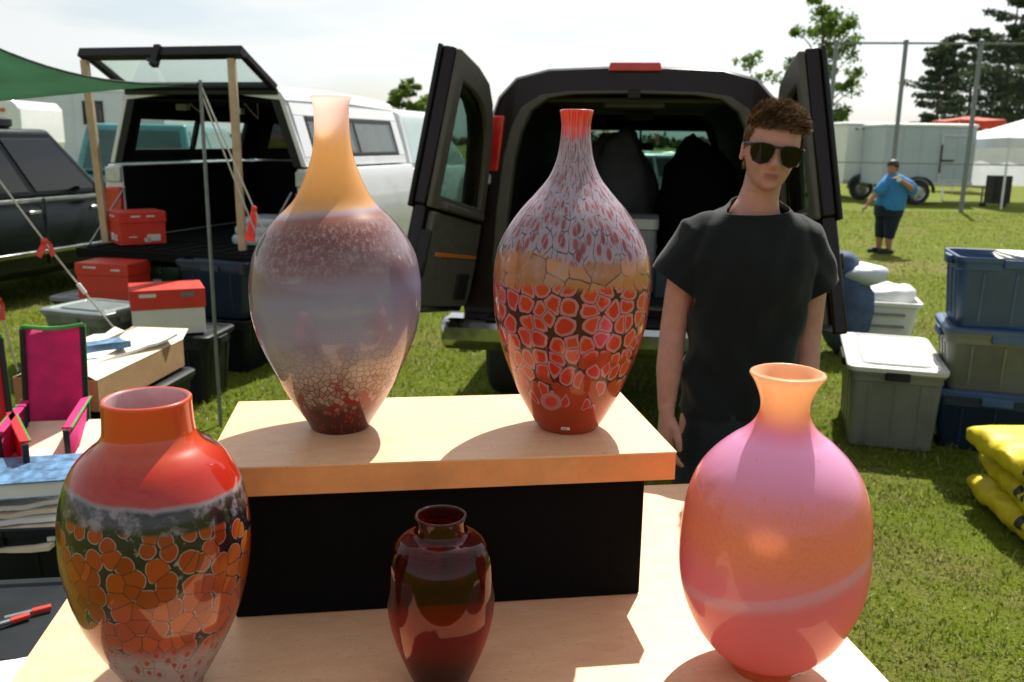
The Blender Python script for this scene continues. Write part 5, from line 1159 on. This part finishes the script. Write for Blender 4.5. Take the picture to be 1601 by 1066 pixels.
PV3 = [(0.0524, 0.0), (0.056, 0.0137), (0.071, 0.0381), (0.0985, 0.0863), (0.1192, 0.1327), (0.1317, 0.1794), (0.1380, 0.2244), (0.1374, 0.2697), (0.1341, 0.292), (0.129, 0.3142), (0.1205, 0.3353), (0.1070, 0.3572), (0.0901, 0.3732), (0.0759, 0.3835), (0.0680, 0.393), (0.0652, 0.4025), (0.0636, 0.4292), (0.0640, 0.4431)]
PV4 = [(0.0396, 0.0), (0.0434, 0.0108), (0.0538, 0.0355), (0.0631, 0.06), (0.0705, 0.0833), (0.0759, 0.1074), (0.0786, 0.1262), (0.0795, 0.1551), (0.0776, 0.192), (0.0738, 0.2112), (0.0665, 0.2263), (0.0558, 0.2354), (0.0430, 0.2404), (0.0372, 0.2464), (0.0366, 0.2583), (0.0379, 0.2682)]
PV5 = [(0.0492, 0.0), (0.0521, 0.0117), (0.063, 0.0206), (0.0838, 0.037), (0.1073, 0.0645), (0.1227, 0.0927), (0.134, 0.1198), (0.1409, 0.1456), (0.1442, 0.1712), (0.1449, 0.1965), (0.1443, 0.2227), (0.1422, 0.2486), (0.1383, 0.2733), (0.1316, 0.2988), (0.1201, 0.3242), (0.1014, 0.3483), (0.0776, 0.3702), (0.0603, 0.3831), (0.048, 0.3949), (0.0395, 0.4087), (0.0362, 0.4224), (0.0383, 0.4389), (0.046, 0.4582), (0.0525, 0.4688), (0.0560, 0.4736)]
ZT, ZL = 1.1805, .9005
vase('tall_vase', 'tall vase with orange neck over a frosted lilac body on the riser', (-.3149, 1.5787, ZT), PV1, mat_v1())
v2 = vase('tall_vase', 'tall vase with red cells and a thin red lip on the riser', (.106, 1.5994, ZT), PV2, mat_v2())
vase('round_vase', 'orange shouldered vase with black and orange cells below its wide neck', (-.503, 1.1866, ZL), [(r*.932, z) for r, z in PV3], mat_v3(), .007, mk('opal white lining', (.70, .52, .56), .25, coat=.8, bump=0, trans=.3))
vase('small_vase', 'small clear ruby glass vase in front of the black box', (-.099, 1.2068, ZL), PV4, mat_v4(), .005)
v5 = vase('round_vase', 'round pink vase with peach flared lip and orange belt', (.4015, 1.2603, ZL), [(r*.968, z) for r, z in PV5], mat_v5(), .008)
for v, c, nrm, w, h in ((v2, (.0, 0, .016), (-.12, -1, .62), .016, .006), (v5, (.0, 0, .035), (.42, -1, -.55), .022, .010)):
    prof = PV2 if v is v2 else [(r*.968, z) for r, z in PV5]
    r = np.interp(c[2], [p[1] for p in prof], [p[0] for p in prof]); a = math.atan2(nrm[1], nrm[0]); k = .001
    r2 = np.interp(c[2]+.01, [p[1] for p in prof], [p[0] for p in prof]); sl_ = math.atan2(r2-r, .01)
    T = Matrix.Translation((r*math.cos(a), r*math.sin(a), c[2])) @ Matrix.Rotation(a+math.pi/2, 4, 'Z') @ Matrix.Rotation(sl_, 4, 'X')
    b = MB(); b.box((0, -.0012, 0), (w, .0012, h), 0, T); s_ = b.build('price_sticker', WC, v, smooth=0)
    b = MB(); b.box((-w*.1, -.0021, .0), (w*.5, .0004, h*.3), 0, T); b.build('sticker_print', MAT['galv'], s_, smooth=0)
# ------------------------------------------------------------------ people
def skin(name, col, lip=(.30, .085, .07)):
    t = NT(name); o = t.obj(); f = t.noise(o, 30, 4, .6); c = t.mix(t.ramp(f, [(.3, 0), (.7, 1)]), tuple(x*.88 for x in col), tuple(x*1.1 for x in col))
    c = t.mix(t.n('Attribute', {'attribute_name': 'lip'}).outputs['Fac'], c, lip)
    c = t.mix(t.math('MULTIPLY', t.n('Attribute', {'attribute_name': 'stubble'}).outputs['Fac'], t.ramp(t.noise(o, 700, 2), [(.4, .15), (.6, .55)])), c, (.12, .07, .05))
    p = t.n('BsdfPrincipled', None, Base_Color=c, Roughness=.48); p.inputs['Subsurface Weight'].default_value = .25; p.inputs['Subsurface Radius'].default_value = (.01, .004, .002); p.inputs['Subsurface Scale'].default_value = .6
    p.inputs['Specular IOR Level'].default_value = .4
    t.set(p, 'Normal', t.bump(t.noise(o, 400, 3), .12, .0006)); return t.surf(p)
def cloth(name, col, sheen=.15, scale=300):
    t = NT(name); o = t.obj(); f = t.noise(o, 14, 4, .6); c = t.mix(f, tuple(x*.75 for x in col), tuple(x*1.3 for x in col))
    p = t.n('BsdfPrincipled', None, Base_Color=c, Roughness=.9); p.inputs['Sheen Weight'].default_value = sheen; p.inputs['Specular IOR Level'].default_value = .2
    t.set(p, 'Normal', t.bump(t.noise(o, scale, 3, .7), .5, .0015)); return t.surf(p)
def ell(c, rx, ry, z, n=28, p=2.3, tilt=0):
    out = []
    for k in range(n):
        a = 2*math.pi*k/n; ca, sa = math.cos(a), math.sin(a)
        x = rx*math.copysign(abs(ca)**(2/p), ca); y = ry*math.copysign(abs(sa)**(2/p), sa); out.append((c[0]+x, c[1]+y, z+tilt*x))
    return out
HZ = [-.116, -.112, -.105, -.095, -.08, -.065, -.05, -.03, -.01, .01, .035, .06, .08, .095, .106, .112, .116]
HW = [.014, .026, .038, .047, .055, .0605, .065, .0695, .072, .0745, .0755, .0725, .064, .053, .038, .026, .012]
HF = [.070, .079, .085, .0875, .0865, .0865, .087, .087, .0865, .0905, .090, .084, .073, .060, .044, .030, .014]
HB = [.010, .018, .028, .040, .056, .068, .078, .088, .094, .097, .097, .092, .082, .069, .050, .036, .016]
def head_point(ang, z):
    w, f, k = (np.interp(z, HZ, q) for q in (HW, HF, HB)); ca, sa = math.cos(ang), math.sin(ang)
    pw = 2.25; x = w*math.copysign(abs(ca)**(2/pw), ca); y = (k if sa > 0 else f)*math.copysign(abs(sa)**(2/pw), sa)
    return x, y
def face(x, y, z):
    if y > -.02: return y
    g = lambda v, s: math.exp(-(v/s)**2)
    d = 0
    nose = np.interp(z, [-.058, -.048, -.040, -.030, -.012, .006, .018], [0, .010, .0235, .020, .0115, .005, 0]); wn = np.interp(z, [-.06, -.045, -.03, 0, .02], [.017, .016, .0115, .009, .010])
    d += nose*g(x, wn)
    d += .006*g(abs(x)-.014, .006)*g(z+.046, .007)          # nostril wings
    d -= .0085*g(abs(x)-.031, .016)*g(z+.004, .013)         # eye sockets
    d += .005*g(abs(x)-.030, .022)*g(z-.018, .008)          # brows
    d += .004*g(abs(x)-.043, .016)*g(z+.030, .016)          # cheekbones
    d -= .004*g(abs(x)-.040, .014)*g(z+.070, .018)          # hollow cheeks
    d += .0055*g(x, .022)*g(z+.0665, .0042)+.0062*g(x, .019)*g(z+.0775, .0046)  # lips
    d -= .0035*g(x, .024)*g(z+.0718, .0022)
    d -= .0035*g(x, .022)*g(z+.088, .006)
    d += .0055*g(x, .020)*g(z+.103, .010)                   # chin
    d -= .002*g(x, .004)*g(z+.059, .005)
    return y-d
def add_head(b, T, n=64):
    zs = list(np.linspace(-.116, .116, 74)); rings = []
    for z in zs:
        ring = []
        for k in range(n):
            x, y = head_point(2*math.pi*k/n, z); ring.append((x, face(x, y, z), z))
        rings.append(ring)
    b.loft(rings, (1, 1), 0, T)
    for s in (-1, 1):                                        # ears
        E_ = T @ Matrix.Translation((s*.0745, .012, -.014)) @ Matrix.Rotation(s*R(22), 4, 'Z') @ Matrix.Rotation(R(-10), 4, 'X')
        b.ellipsoid((s*.004, .004, .004), (.008, .017, .027), 14, 10, 0, E_); b.ellipsoid((s*.003, -.004, -.022), (.007, .009, .012), 12, 8, 0, E_)
def mask_attr(o, name, fn):
    me = o.data; a = me.attributes.new(name, 'FLOAT', 'POINT'); co = np.empty(len(me.vertices)*3, 'f'); me.vertices.foreach_get('co', co); co = co.reshape(-1, 3)
    a.data.foreach_set('value', np.array([fn(Vector(c.tolist())) for c in co], 'f'))
def hand(b, T, s=1):
    """hangs along -z from the wrist; palm thin in x, broad in y, thumb towards -y"""
    b.loft([[T @ Vector(p) for p in ell((0, 0), rx, ry, z, 16, 2.5)] for z, rx, ry in ((.02, .020, .026), (0, .019, .027), (-.03, .017, .036), (-.065, .0165, .041), (-.09, .0145, .040), (-.10, .010, .036))])
    for k, (y, ln, c1) in enumerate(((-.031, .072, .30), (-.0105, .080, .36), (.0105, .074, .44), (.030, .058, .55))):
        p = Vector((0, y, -.082)); a = .12; pts = [p]
        for f, bend in ((.45, c1*.55), (.30, c1), (.25, c1*.8)):
            a += bend; p = p+Vector((s*math.sin(a)*ln*f, (y*.10)*f, -math.cos(a)*ln*f)); pts.append(p)
        b.tube([T @ q for q in pts], [.0094, .0090, .0080, .0066], 10, round_ends=True)
    b.tube([T @ Vector(q) for q in ((.004*s, -.022, -.018), (.008*s, -.046, -.042), (.012*s, -.056, -.070), (.016*s, -.055, -.094))], [.014, .0125, .0105, .008], 10, round_ends=True)
def strands(name, mat, roots, parent, seg=4):
    """tufts of hair: (root, direction, length, width, bend)"""
    V = []; Fc = []; SH = []
    for p, d, ln, w, bd in roots:
        d = d.normalized(); s = d.orthogonal().normalized(); s = Matrix.Rotation(random.uniform(0, 6.28), 3, d) @ s; u = d.cross(s); q = p.copy(); base = len(V); sh = random.gauss(.5, .16)+.35*noise.noise(p*45)
        for j in range(seg+1):
            f = j/seg; ww = w*(1-f)**.6+.0002
            for k in range(3):
                a = 2.094*k; V.append(tuple(q+s*math.cos(a)*ww+u*math.sin(a)*ww)); SH.append(sh)
            d = (d+bd/seg).normalized(); q = q+d*ln/seg
        for j in range(seg):
            for k in range(3):
                Fc.append((base+j*3+k, base+j*3+(k+1) % 3, base+j*3+3+(k+1) % 3, base+j*3+3+k))
    me = bpy.data.meshes.new(name); me.from_pydata(V, [], Fc); a = me.attributes.new('shade', 'FLOAT', 'POINT'); a.data.foreach_set('value', np.array(SH, 'f'))
    me.polygons.foreach_set('use_smooth', [True]*len(me.polygons)); me.materials.append(mat); me.update()
    o = bpy.data.objects.new(name, me); COL.objects.link(o); o.parent = parent; return o

# --- young man behind the riser
ML = Vector((.642, 2.42, 0))
SK = skin('pale tanned skin', (.42, .215, .165))
HT = Matrix.Translation((.028, -.03, 1.690)) @ Matrix.Rotation(R(7), 4, 'Y') @ Matrix.Rotation(R(-6), 4, 'Z') @ Matrix.Rotation(R(5), 4, 'X') @ Matrix.Scale(.90, 4)
b = MB(); add_head(b, HT)
b.loft([ell((x, y), rx, ry, z, 28, 2.1) for x, y, rx, ry, z in ((.0, .015, .085, .07, 1.47), (.004, .012, .068, .063, 1.52), (.010, .004, .053, .057, 1.555), (.016, -.004, .0485, .056, 1.59), (.020, -.008, .047, .056, 1.63), (.024, -.006, .046, .056, 1.66))])
b.loft([ell((x, y), rx, ry, z, 28, 2.4) for x, y, rx, ry, z in ((0, .01, .145, .10, .88), (0, .01, .138, .098, 1.0), (0, .012, .128, .092, 1.12), (0, .01, .138, .10, 1.24), (0, .008, .155, .108, 1.34), (0, .01, .165, .10, 1.41), (0, .015, .14, .08, 1.47), (0, .015, .09, .07, 1.505))])
arms = {-1: [(-.150, .015, 1.445), (-.182, .015, 1.30), (-.196, .01, 1.195), (-.207, -.02, 1.09), (-.213, -.045, .985)], 1: [(.155, .015, 1.445), (.180, .02, 1.30), (.181, .02, 1.19), (.178, .0, 1.08), (.170, -.03, .985)]}
for s, pts in arms.items():
    b.tube(pts, [.052, .041, .0365, .036, .0235], 18, round_ends=True)
    hand(b, Matrix.Translation((pts[-1][0]-.001*s, pts[-1][1]-.004, pts[-1][2]-.012)) @ Matrix.Rotation(R(-8), 4, 'X') @ Matrix.Rotation(R(-14*s), 4, 'Z'), -s)
for s in (-1, 1):
    b.tube([(s*.075, .01, .93), (s*.09, .005, .70), (s*.10, .0, .50), (s*.105, .02, .28), (s*.11, .03, .09)], [.088, .077, .056, .053, .036], 18, round_ends=True)
    b.tube([(s*.11, .03, .055), (s*.115, -.06, .045), (s*.12, -.12, .035)], [.038, .036, .028], 14, round_ends=True)
man = b.build('person', SK, None, ML, 0, 180); fuse(man, .0036, 2)
tag(man, 'young man in dark shirt and sunglasses standing behind the riser', 'person')
HTi = HT.inverted()
def lipf(p):
    q = HTi @ p
    if q.y > -.05 or abs(q.z+.072) > .02: return 0
    return float(max(0, min(1, 1.6*math.exp(-(q.x/.0215)**4)*math.exp(-((q.z+.0722)/.0085)**4)-.25)))
def stubf(p):
    q = HTi @ p
    return float(.5*max(0, min(1, (-.045-q.z)/.03))*max(0, min(1, (.02-q.y)/.03))) if -.13 < q.z < -.04 else 0.0
mask_attr(man, 'lip', lipf); mask_attr(man, 'stubble', stubf)
# hair
t = NT('tousled brown hair'); r_ = t.n('Attribute', {'attribute_name': 'shade'}).outputs['Fac']
c = t.ramp(r_, [(0, (.05, .028, .015)), (.5, (.17, .098, .05)), (1, (.48, .31, .17))])
p = t.n('BsdfPrincipled', None, Base_Color=c, Roughness=.6); p.inputs['Specular IOR Level'].default_value = .25; HAIR = t.surf(t.n('MixShader', None, i0=.3, i1=p, i2=t.n('BsdfTranslucent', None, Color=c)))
def hairline(a, z):
    """keep scalp above a line that dips at the temples, behind the ears and down the nape"""
    x, y = math.cos(a), math.sin(a)
    if y < -.55: return z > .052
    if y < -.05: return z > .052-(y+.55)*.115
    if y < .25: return z > .012
    return z > -.060
b = MB(); rings = []; zs = list(np.linspace(-.075, .116, 40)); n = 56
vid = {}; V = []; Fc = []
for j, z in enumerate(zs):
    for k in range(n):
        a = 2*math.pi*k/n; x, y = head_point(a, z); e = 1.045+.05*max(0, z/.116)
        V.append(HT @ Vector((x*e, y*e, z*1.06+.002)))
for j in range(len(zs)-1):
    for k in range(n):
        a = 2*math.pi*(k+.5)/n
        if hairline(a, zs[j]): Fc.append((j*n+k, j*n+(k+1) % n, (j+1)*n+(k+1) % n, (j+1)*n+k))
Fc.append(tuple((len(zs)-1)*n+k for k in range(n)))
b.add(V, Fc); hs = b.build('hair', HAIR, man, smooth=180)
bm = bmesh.new(); bm.from_mesh(hs.data); bmesh.ops.delete(bm, geom=[v for v in bm.verts if not v.link_faces], context='VERTS'); bm.to_mesh(hs.data); bm.free()
m_ = hs.modifiers.new('thick', 'SOLIDIFY'); m_.thickness = .006; m_.offset = -1
hs.data.attributes.new('shade', 'FLOAT', 'POINT').data.foreach_set('value', np.full(len(hs.data.vertices), .35, 'f'))
roots = []
H3 = HT.to_3x3()
while len(roots) < 6500:
    z = random.uniform(-.06, .118) if random.random() < .7 else random.uniform(.07, .12); a = random.uniform(0, 2*math.pi); zz = min(z, .1155)
    if not hairline(a, zz+.004): continue
    x, y = head_point(a, zz); k = random.random()**.5 if zz > .112 else 1; p0 = Vector((x*1.03*k, y*1.03*k, zz*1.05))
    nrm = Vector((x/.075**2, y/.095**2, zz/.116**2)).normalized()
    top = max(0, min(1, (zz-.03)/.06))
    sw = Vector((.45+.35*noise.noise(Vector((x*22, y*22, 1))), -.55+.45*noise.noise(Vector((x*20, y*20, 5))), .35)) if top > .3 else Vector((0, .35, -.9))
    d = nrm*(.75 if top > .3 else .38)+sw*(.8 if top > .3 else .7)+Vector((random.gauss(0, .10), random.gauss(0, .10), random.gauss(0, .10)))
    bd = Vector((.25, -.25, -.25))*top+Vector((0, 0, -.3))*(1-top)
    roots.append((HT @ p0, H3 @ d, random.uniform(.015, .028) if top > .3 else random.uniform(.008, .015), random.uniform(.0007, .0014), H3 @ bd))
hl_ = strands('hair_strands', HAIR, roots, hs); hl_['kind'] = 'stuff'
# sunglasses: two lenses wrapped round the brow, held by a bluish frame
def gx(x, z, e=0): return Vector((x, -.1005-e+2.9*x*x+1.6*abs(x)**3*6, z))
LENS = window_glass('dark brown lens', (.17, .095, .075), .02); gfm = mk('dark blue grey frame', (.02, .023, .036), .5, bump=0, spec=.25)
sg = thing('sunglasses', 'large dark wraparound sunglasses worn by the young man', 'sunglasses', ML)
sgT = HT
for s in (-1, 1):
    out = [(.006, .012), (.02, .018), (.045, .020), (.064, .016), (.073, .006), (.072, -.014), (.062, -.034), (.040, -.042), (.020, -.034), (.009, -.010)]
    inn = [(x+(.0365-x)*.06, z+(-.004-z)*.08) for x, z in out]
    b = MB(); nn = len(out); v = [sgT @ gx(s*x, z-.002, e) for e in (.0, .0035) for q in (out, inn) for x, z in q]; fs = []
    for i in range(nn):
        j = (i+1) % nn; fs += [(i, j, nn+j, nn+i), (2*nn+i, 3*nn+i, 3*nn+j, 2*nn+j), (i, 2*nn+i, 2*nn+j, j), (nn+i, nn+j, 3*nn+j, 3*nn+i)]
    b.add(v, fs); b.build('frame', gfm, sg, smooth=50)
    b = MB(); cpt = (.0365, -.004); v = []
    for e in (.0006, .0022):
        for f in (1.0, .66, .33): v += [sgT @ gx(s*(cpt[0]+(x-cpt[0])*f), cpt[1]+(z-cpt[1])*f-.002, e) for x, z in inn]
        v.append(sgT @ gx(s*cpt[0], cpt[1]-.002, e))
    m3 = 3*nn+1; fs = []
    for o_ in (0, m3):
        for q in range(2):
            for i in range(nn): fs.append((o_+q*nn+i, o_+q*nn+(i+1) % nn, o_+(q+1)*nn+(i+1) % nn, o_+(q+1)*nn+i))
        for i in range(nn): fs.append((o_+2*nn+i, o_+2*nn+(i+1) % nn, o_+3*nn))
    b.add(v, fs); b.build('lens', LENS, sg, smooth=180)
    b = MB(); b.tube([sgT @ q for q in (gx(s*.069, .008, .001), Vector((s*.0785, -.06, .008)), Vector((s*.0795, -.01, .004)), Vector((s*.078, .02, -.006)))], [.0045, .004, .003, .0025], 8); b.build('temple', gfm, sg)
b = MB(); b.tube([sgT @ gx(x, .011-.002, .002) for x in (-.010, -.004, .004, .010)], .0035, 8); b.build('bridge', gfm, sg)
# shirt
b = MB()
b.loft([ell((x, y), rx, ry, z, 40, 2.5, tl) for x, y, rx, ry, z, tl in ((-.008, .01, .160, .118, .962, 0), (-.006, .01, .158, .116, 1.02, 0), (-.002, .012, .150, .112, 1.12, 0), (0, .012, .152, .115, 1.22, 0), (0, .01, .166, .122, 1.32, 0), (0, .012, .182, .118, 1.40, 0), (0, .014, .178, .104, 1.45, 0), (.001, .015, .150, .089, 1.488, 0), (.003, .014, .112, .078, 1.515, 0), (.006, .012, .078, .070, 1.537, .02), (.006, .010, .066, .063, 1.555, .02), (.008, .008, .062, .060, 1.60, .02))])
for s in (-1, 1):
    e = Vector((-.203, .012, 1.325)) if s < 0 else Vector((.190, .014, 1.312))
    a0 = Vector((s*.120, .015, 1.440)); md = a0.lerp(e, .5)+Vector((s*.004, 0, .008))
    b.tube([(s*.05, .014, 1.468), (s*.09, .014, 1.458), a0+Vector((s*.018, 0, .004)), md, e.lerp(md, .3), e+(e-md)*.12], [.058, .065, .070, .068, .066, .068], 24, round_ends=True)
shirt = b.build('shirt', cloth('near black cotton', (.004, .007, .0088), .14), man, smooth=180)
def folds(p):
    f = .009*noise.noise(Vector((p.x*7+p.z*6, p.y*7, p.z*3.0)))+.005*math.sin(p.z*26-abs(p.x)*46+3*noise.noise(Vector((p.x*4, p.y*4, p.z*4))))*max(0, min(1, (1.42-p.z)/.15))+.0065*noise.noise(Vector((p.x*22-p.z*9, p.y*16, p.z*6+4)))
    f += .007*math.sin(p.z*42+p.x*38+2*noise.noise(Vector((p.x*7, p.y*7, p.z*5))))*max(0, min(1, (1.36-p.z)/.3))*max(0, abs(p.x)-.04)/.12
    f += .002*math.sin((abs(p.x)*1.1+p.z)*70)*max(0, min(1, (abs(p.x)-.12)/.05))
    return f+.002
fuse(shirt, .005, 3, folds)
bm = bmesh.new(); bm.from_mesh(shirt.data)       # open neck, hem and cuffs
bmesh.ops.bisect_plane(bm, geom=bm.verts[:]+bm.edges[:]+bm.faces[:], plane_co=(.004, 0, 1.540), plane_no=(-.03, -.34, 1), clear_outer=True)
bmesh.ops.bisect_plane(bm, geom=bm.verts[:]+bm.edges[:]+bm.faces[:], plane_co=(0, 0, .968), plane_no=(0, 0, -1), clear_outer=True)
for s in (-1, 1):
    e = Vector((-.203, .012, 1.325)) if s < 0 else Vector((.190, .014, 1.312)); dn = (e-Vector((s*.12, .015, 1.44))).normalized()
    near_ = [f for f in bm.faces if s*f.calc_center_median().x > .1 and (f.calc_center_median()-e).length < .12 and abs((f.calc_center_median()-e).dot(dn)) < .03]
    bmesh.ops.bisect_plane(bm, geom=list({v for f in near_ for v in f.verts})+list({q for f in near_ for q in f.edges})+near_, plane_co=e, plane_no=dn)
    gm = [f for f in bm.faces if s*f.calc_center_median().x > .1 and (f.calc_center_median()-e).dot(dn) > .0 and (f.calc_center_median()-e).length < .095]; bmesh.ops.delete(bm, geom=gm, context='FACES')
bm.to_mesh(shirt.data); bm.free()
m_ = shirt.modifiers.new('thick', 'SOLIDIFY'); m_.thickness = .004; m_.offset = -1
# jeans, belt line, shoes
b = MB()
b.loft([ell((-.004, .01), rx, ry, z, 32, 2.5) for rx, ry, z in ((.150, .112, 1.0), (.152, .116, .94), (.156, .122, .87), (.158, .122, .80), (.15, .11, .77))])
for s in (-1, 1):
    b.tube([(s*.075, .012, .86), (s*.086, .008, .72), (s*.098, .003, .5), (s*.104, .02, .28), (s*.110, .028, .07)], [.094, .088, .072, .066, .062], 22)
jeans = b.build('jeans', cloth('dark faded denim', (.013, .019, .025), .05, 500), man, smooth=180)
fuse(jeans, .006, 3, lambda p: .004*noise.noise(Vector((p.x*14, p.y*14, p.z*9)))+.003*math.sin(p.z*50+p.x*30)*max(0, 1-abs(p.z-.5)/.3)+.002)
for s in (-1, 1):
    b = MB(); b.loft([rring(w, d, .035, z, 4, s*.115, y) for w, d, z, y in ((.098, .285, .0, -.05), (.102, .29, .02, -.05), (.094, .26, .055, -.035), (.082, .15, .095, .015), (.078, .11, .11, .03))]); b.build('shoe', MAT['black_plastic'], man)

# --- woman in blue on the field
WL = Vector((5.97, 14.5, 0)); SK2 = skin('warm skin', (.36, .19, .12))
b = MB(); WT = Matrix.Translation((.03, -.01, 1.365)) @ Matrix.Rotation(R(-62), 4, 'Z') @ Matrix.Rotation(R(6), 4, 'X') @ Matrix.Scale(.96, 4)
add_head(b, WT, 32)
b.tube([(.07, 0, 1.18), (.05, 0, 1.30)], [.065, .055], 12, round_ends=True)
b.loft([ell((x, 0), rx, ry, z, 24) for x, rx, ry, z in ((.05, .17, .17, .66), (.05, .18, .19, .80), (.07, .18, .18, 1.0), (.09, .17, .14, 1.15), (.08, .11, .09, 1.22))])
b.tube([(-.08, -.08, 1.15), (-.19, -.12, 1.0), (-.26, -.13, .93), (-.36, -.15, .80)], [.06, .05, .043, .03], 12, round_ends=True)
hand(b, Matrix.Translation((-.365, -.15, .79)) @ Matrix.Rotation(R(42), 4, 'Y'), 1)
b.tube([(.22, -.10, 1.14), (.33, -.17, 1.0), (.25, -.24, 1.07), (.08, -.25, 1.17)], [.065, .055, .048, .032], 12, round_ends=True)
hand(b, Matrix.Translation((.075, -.25, 1.172)) @ Matrix.Rotation(R(118), 4, 'Y'), 1)
for x, y, dx in ((-.02, .09, .0), (.06, -.08, .06)):
    b.tube([(x+.03, y*.9, .66), (x+.01, y, .40), (x, y, .22), (x+dx*.3, y, .07)], [.12, .085, .06, .04], 12, round_ends=True); b.tube([(x+dx*.3, y, .045), (x-.13+dx*.3, y, .035)], [.04, .03], 10, round_ends=True)
wo_ = b.build('person', SK2, None, WL, 0, 180); fuse(wo_, .009, 1); tag(wo_, 'woman in bright blue shirt drinking from a white cup on the grass', 'person')
b = MB(); b.loft([ell((x, 0), rx, ry, z, 28) for x, rx, ry, z in ((.055, .215, .21, .70), (.055, .22, .22, .80), (.075, .215, .21, 1.0), (.09, .21, .175, 1.14), (.085, .16, .13, 1.22), (.07, .11, .09, 1.255))])
b.tube([(-.04, -.06, 1.13), (-.12, -.10, 1.07), (-.19, -.12, 1.0)], [.10, .095, .085], 14, round_ends=True); b.tube([(.17, -.06, 1.13), (.27, -.13, 1.08), (.31, -.15, 1.03)], [.105, .10, .09], 14, round_ends=True)
sh2 = b.build('shirt', cloth('bright blue jersey', (.035, .19, .42), .1), wo_, smooth=180); fuse(sh2, .012, 2, lambda p: .008*noise.noise(p*9)+.004)
b = MB(); b.loft([ell((.045, 0), rx, ry, z, 24) for rx, ry, z in ((.215, .205, .78), (.225, .21, .70), (.21, .20, .60))])
for x, y in ((-.02, .09), (.06, -.08)): b.tube([(x+.03, y*.9, .64), (x+.01, y, .42), (x, y, .25)], [.135, .10, .078], 16)
pa = b.build('trousers', cloth('dark navy cotton', (.012, .018, .035), .1), wo_, smooth=180); fuse(pa, .012, 2, lambda p: .006*noise.noise(p*12)+.003)
for x, y in ((-.02, .09), (.078, -.08)):
    b = MB(); b.loft([rring(.26*k, .10*k, .04, z, 4, x-.05, y) for k, z in ((.96, 0), (1, .02), (.9, .055), (.55, .085))]); b.build('shoe', MAT['black_plastic'], wo_)
b = MB(); V = []; Fc = []; n = 28; zs = list(np.linspace(-.06, .116, 18))
for z in zs:
    for k in range(n):
        x, y = head_point(2*math.pi*k/n, z); V.append(WT @ Vector((x*1.14, y*1.12+.006, z*1.10+.004)))
for j in range(len(zs)-1):
    for k in range(n):
        if hairline(2*math.pi*(k+.5)/n, zs[j]+.02): Fc.append((j*n+k, j*n+(k+1) % n, (j+1)*n+(k+1) % n, (j+1)*n+k))
Fc.append(tuple((len(zs)-1)*n+k for k in range(n))); b.add(V, Fc)
h2 = b.build('hair', mk('dark brown hair', (.018, .011, .008), .55, scale=60, bump=.6), wo_, smooth=180); m_ = h2.modifiers.new('thick', 'SOLIDIFY'); m_.thickness = .012; m_.offset = -1
b = MB(); b.lathe([(.001, 0), (.028, 0), (.036, .09), (.038, .095), (.034, .095), (.027, .006), (.001, .006)], 18); tag(b.build('paper_cup', MAT['white_plastic'], None, WL+Vector((.02, -.30, 1.16))), 'white cup held near her mouth by the woman in blue', 'cup')
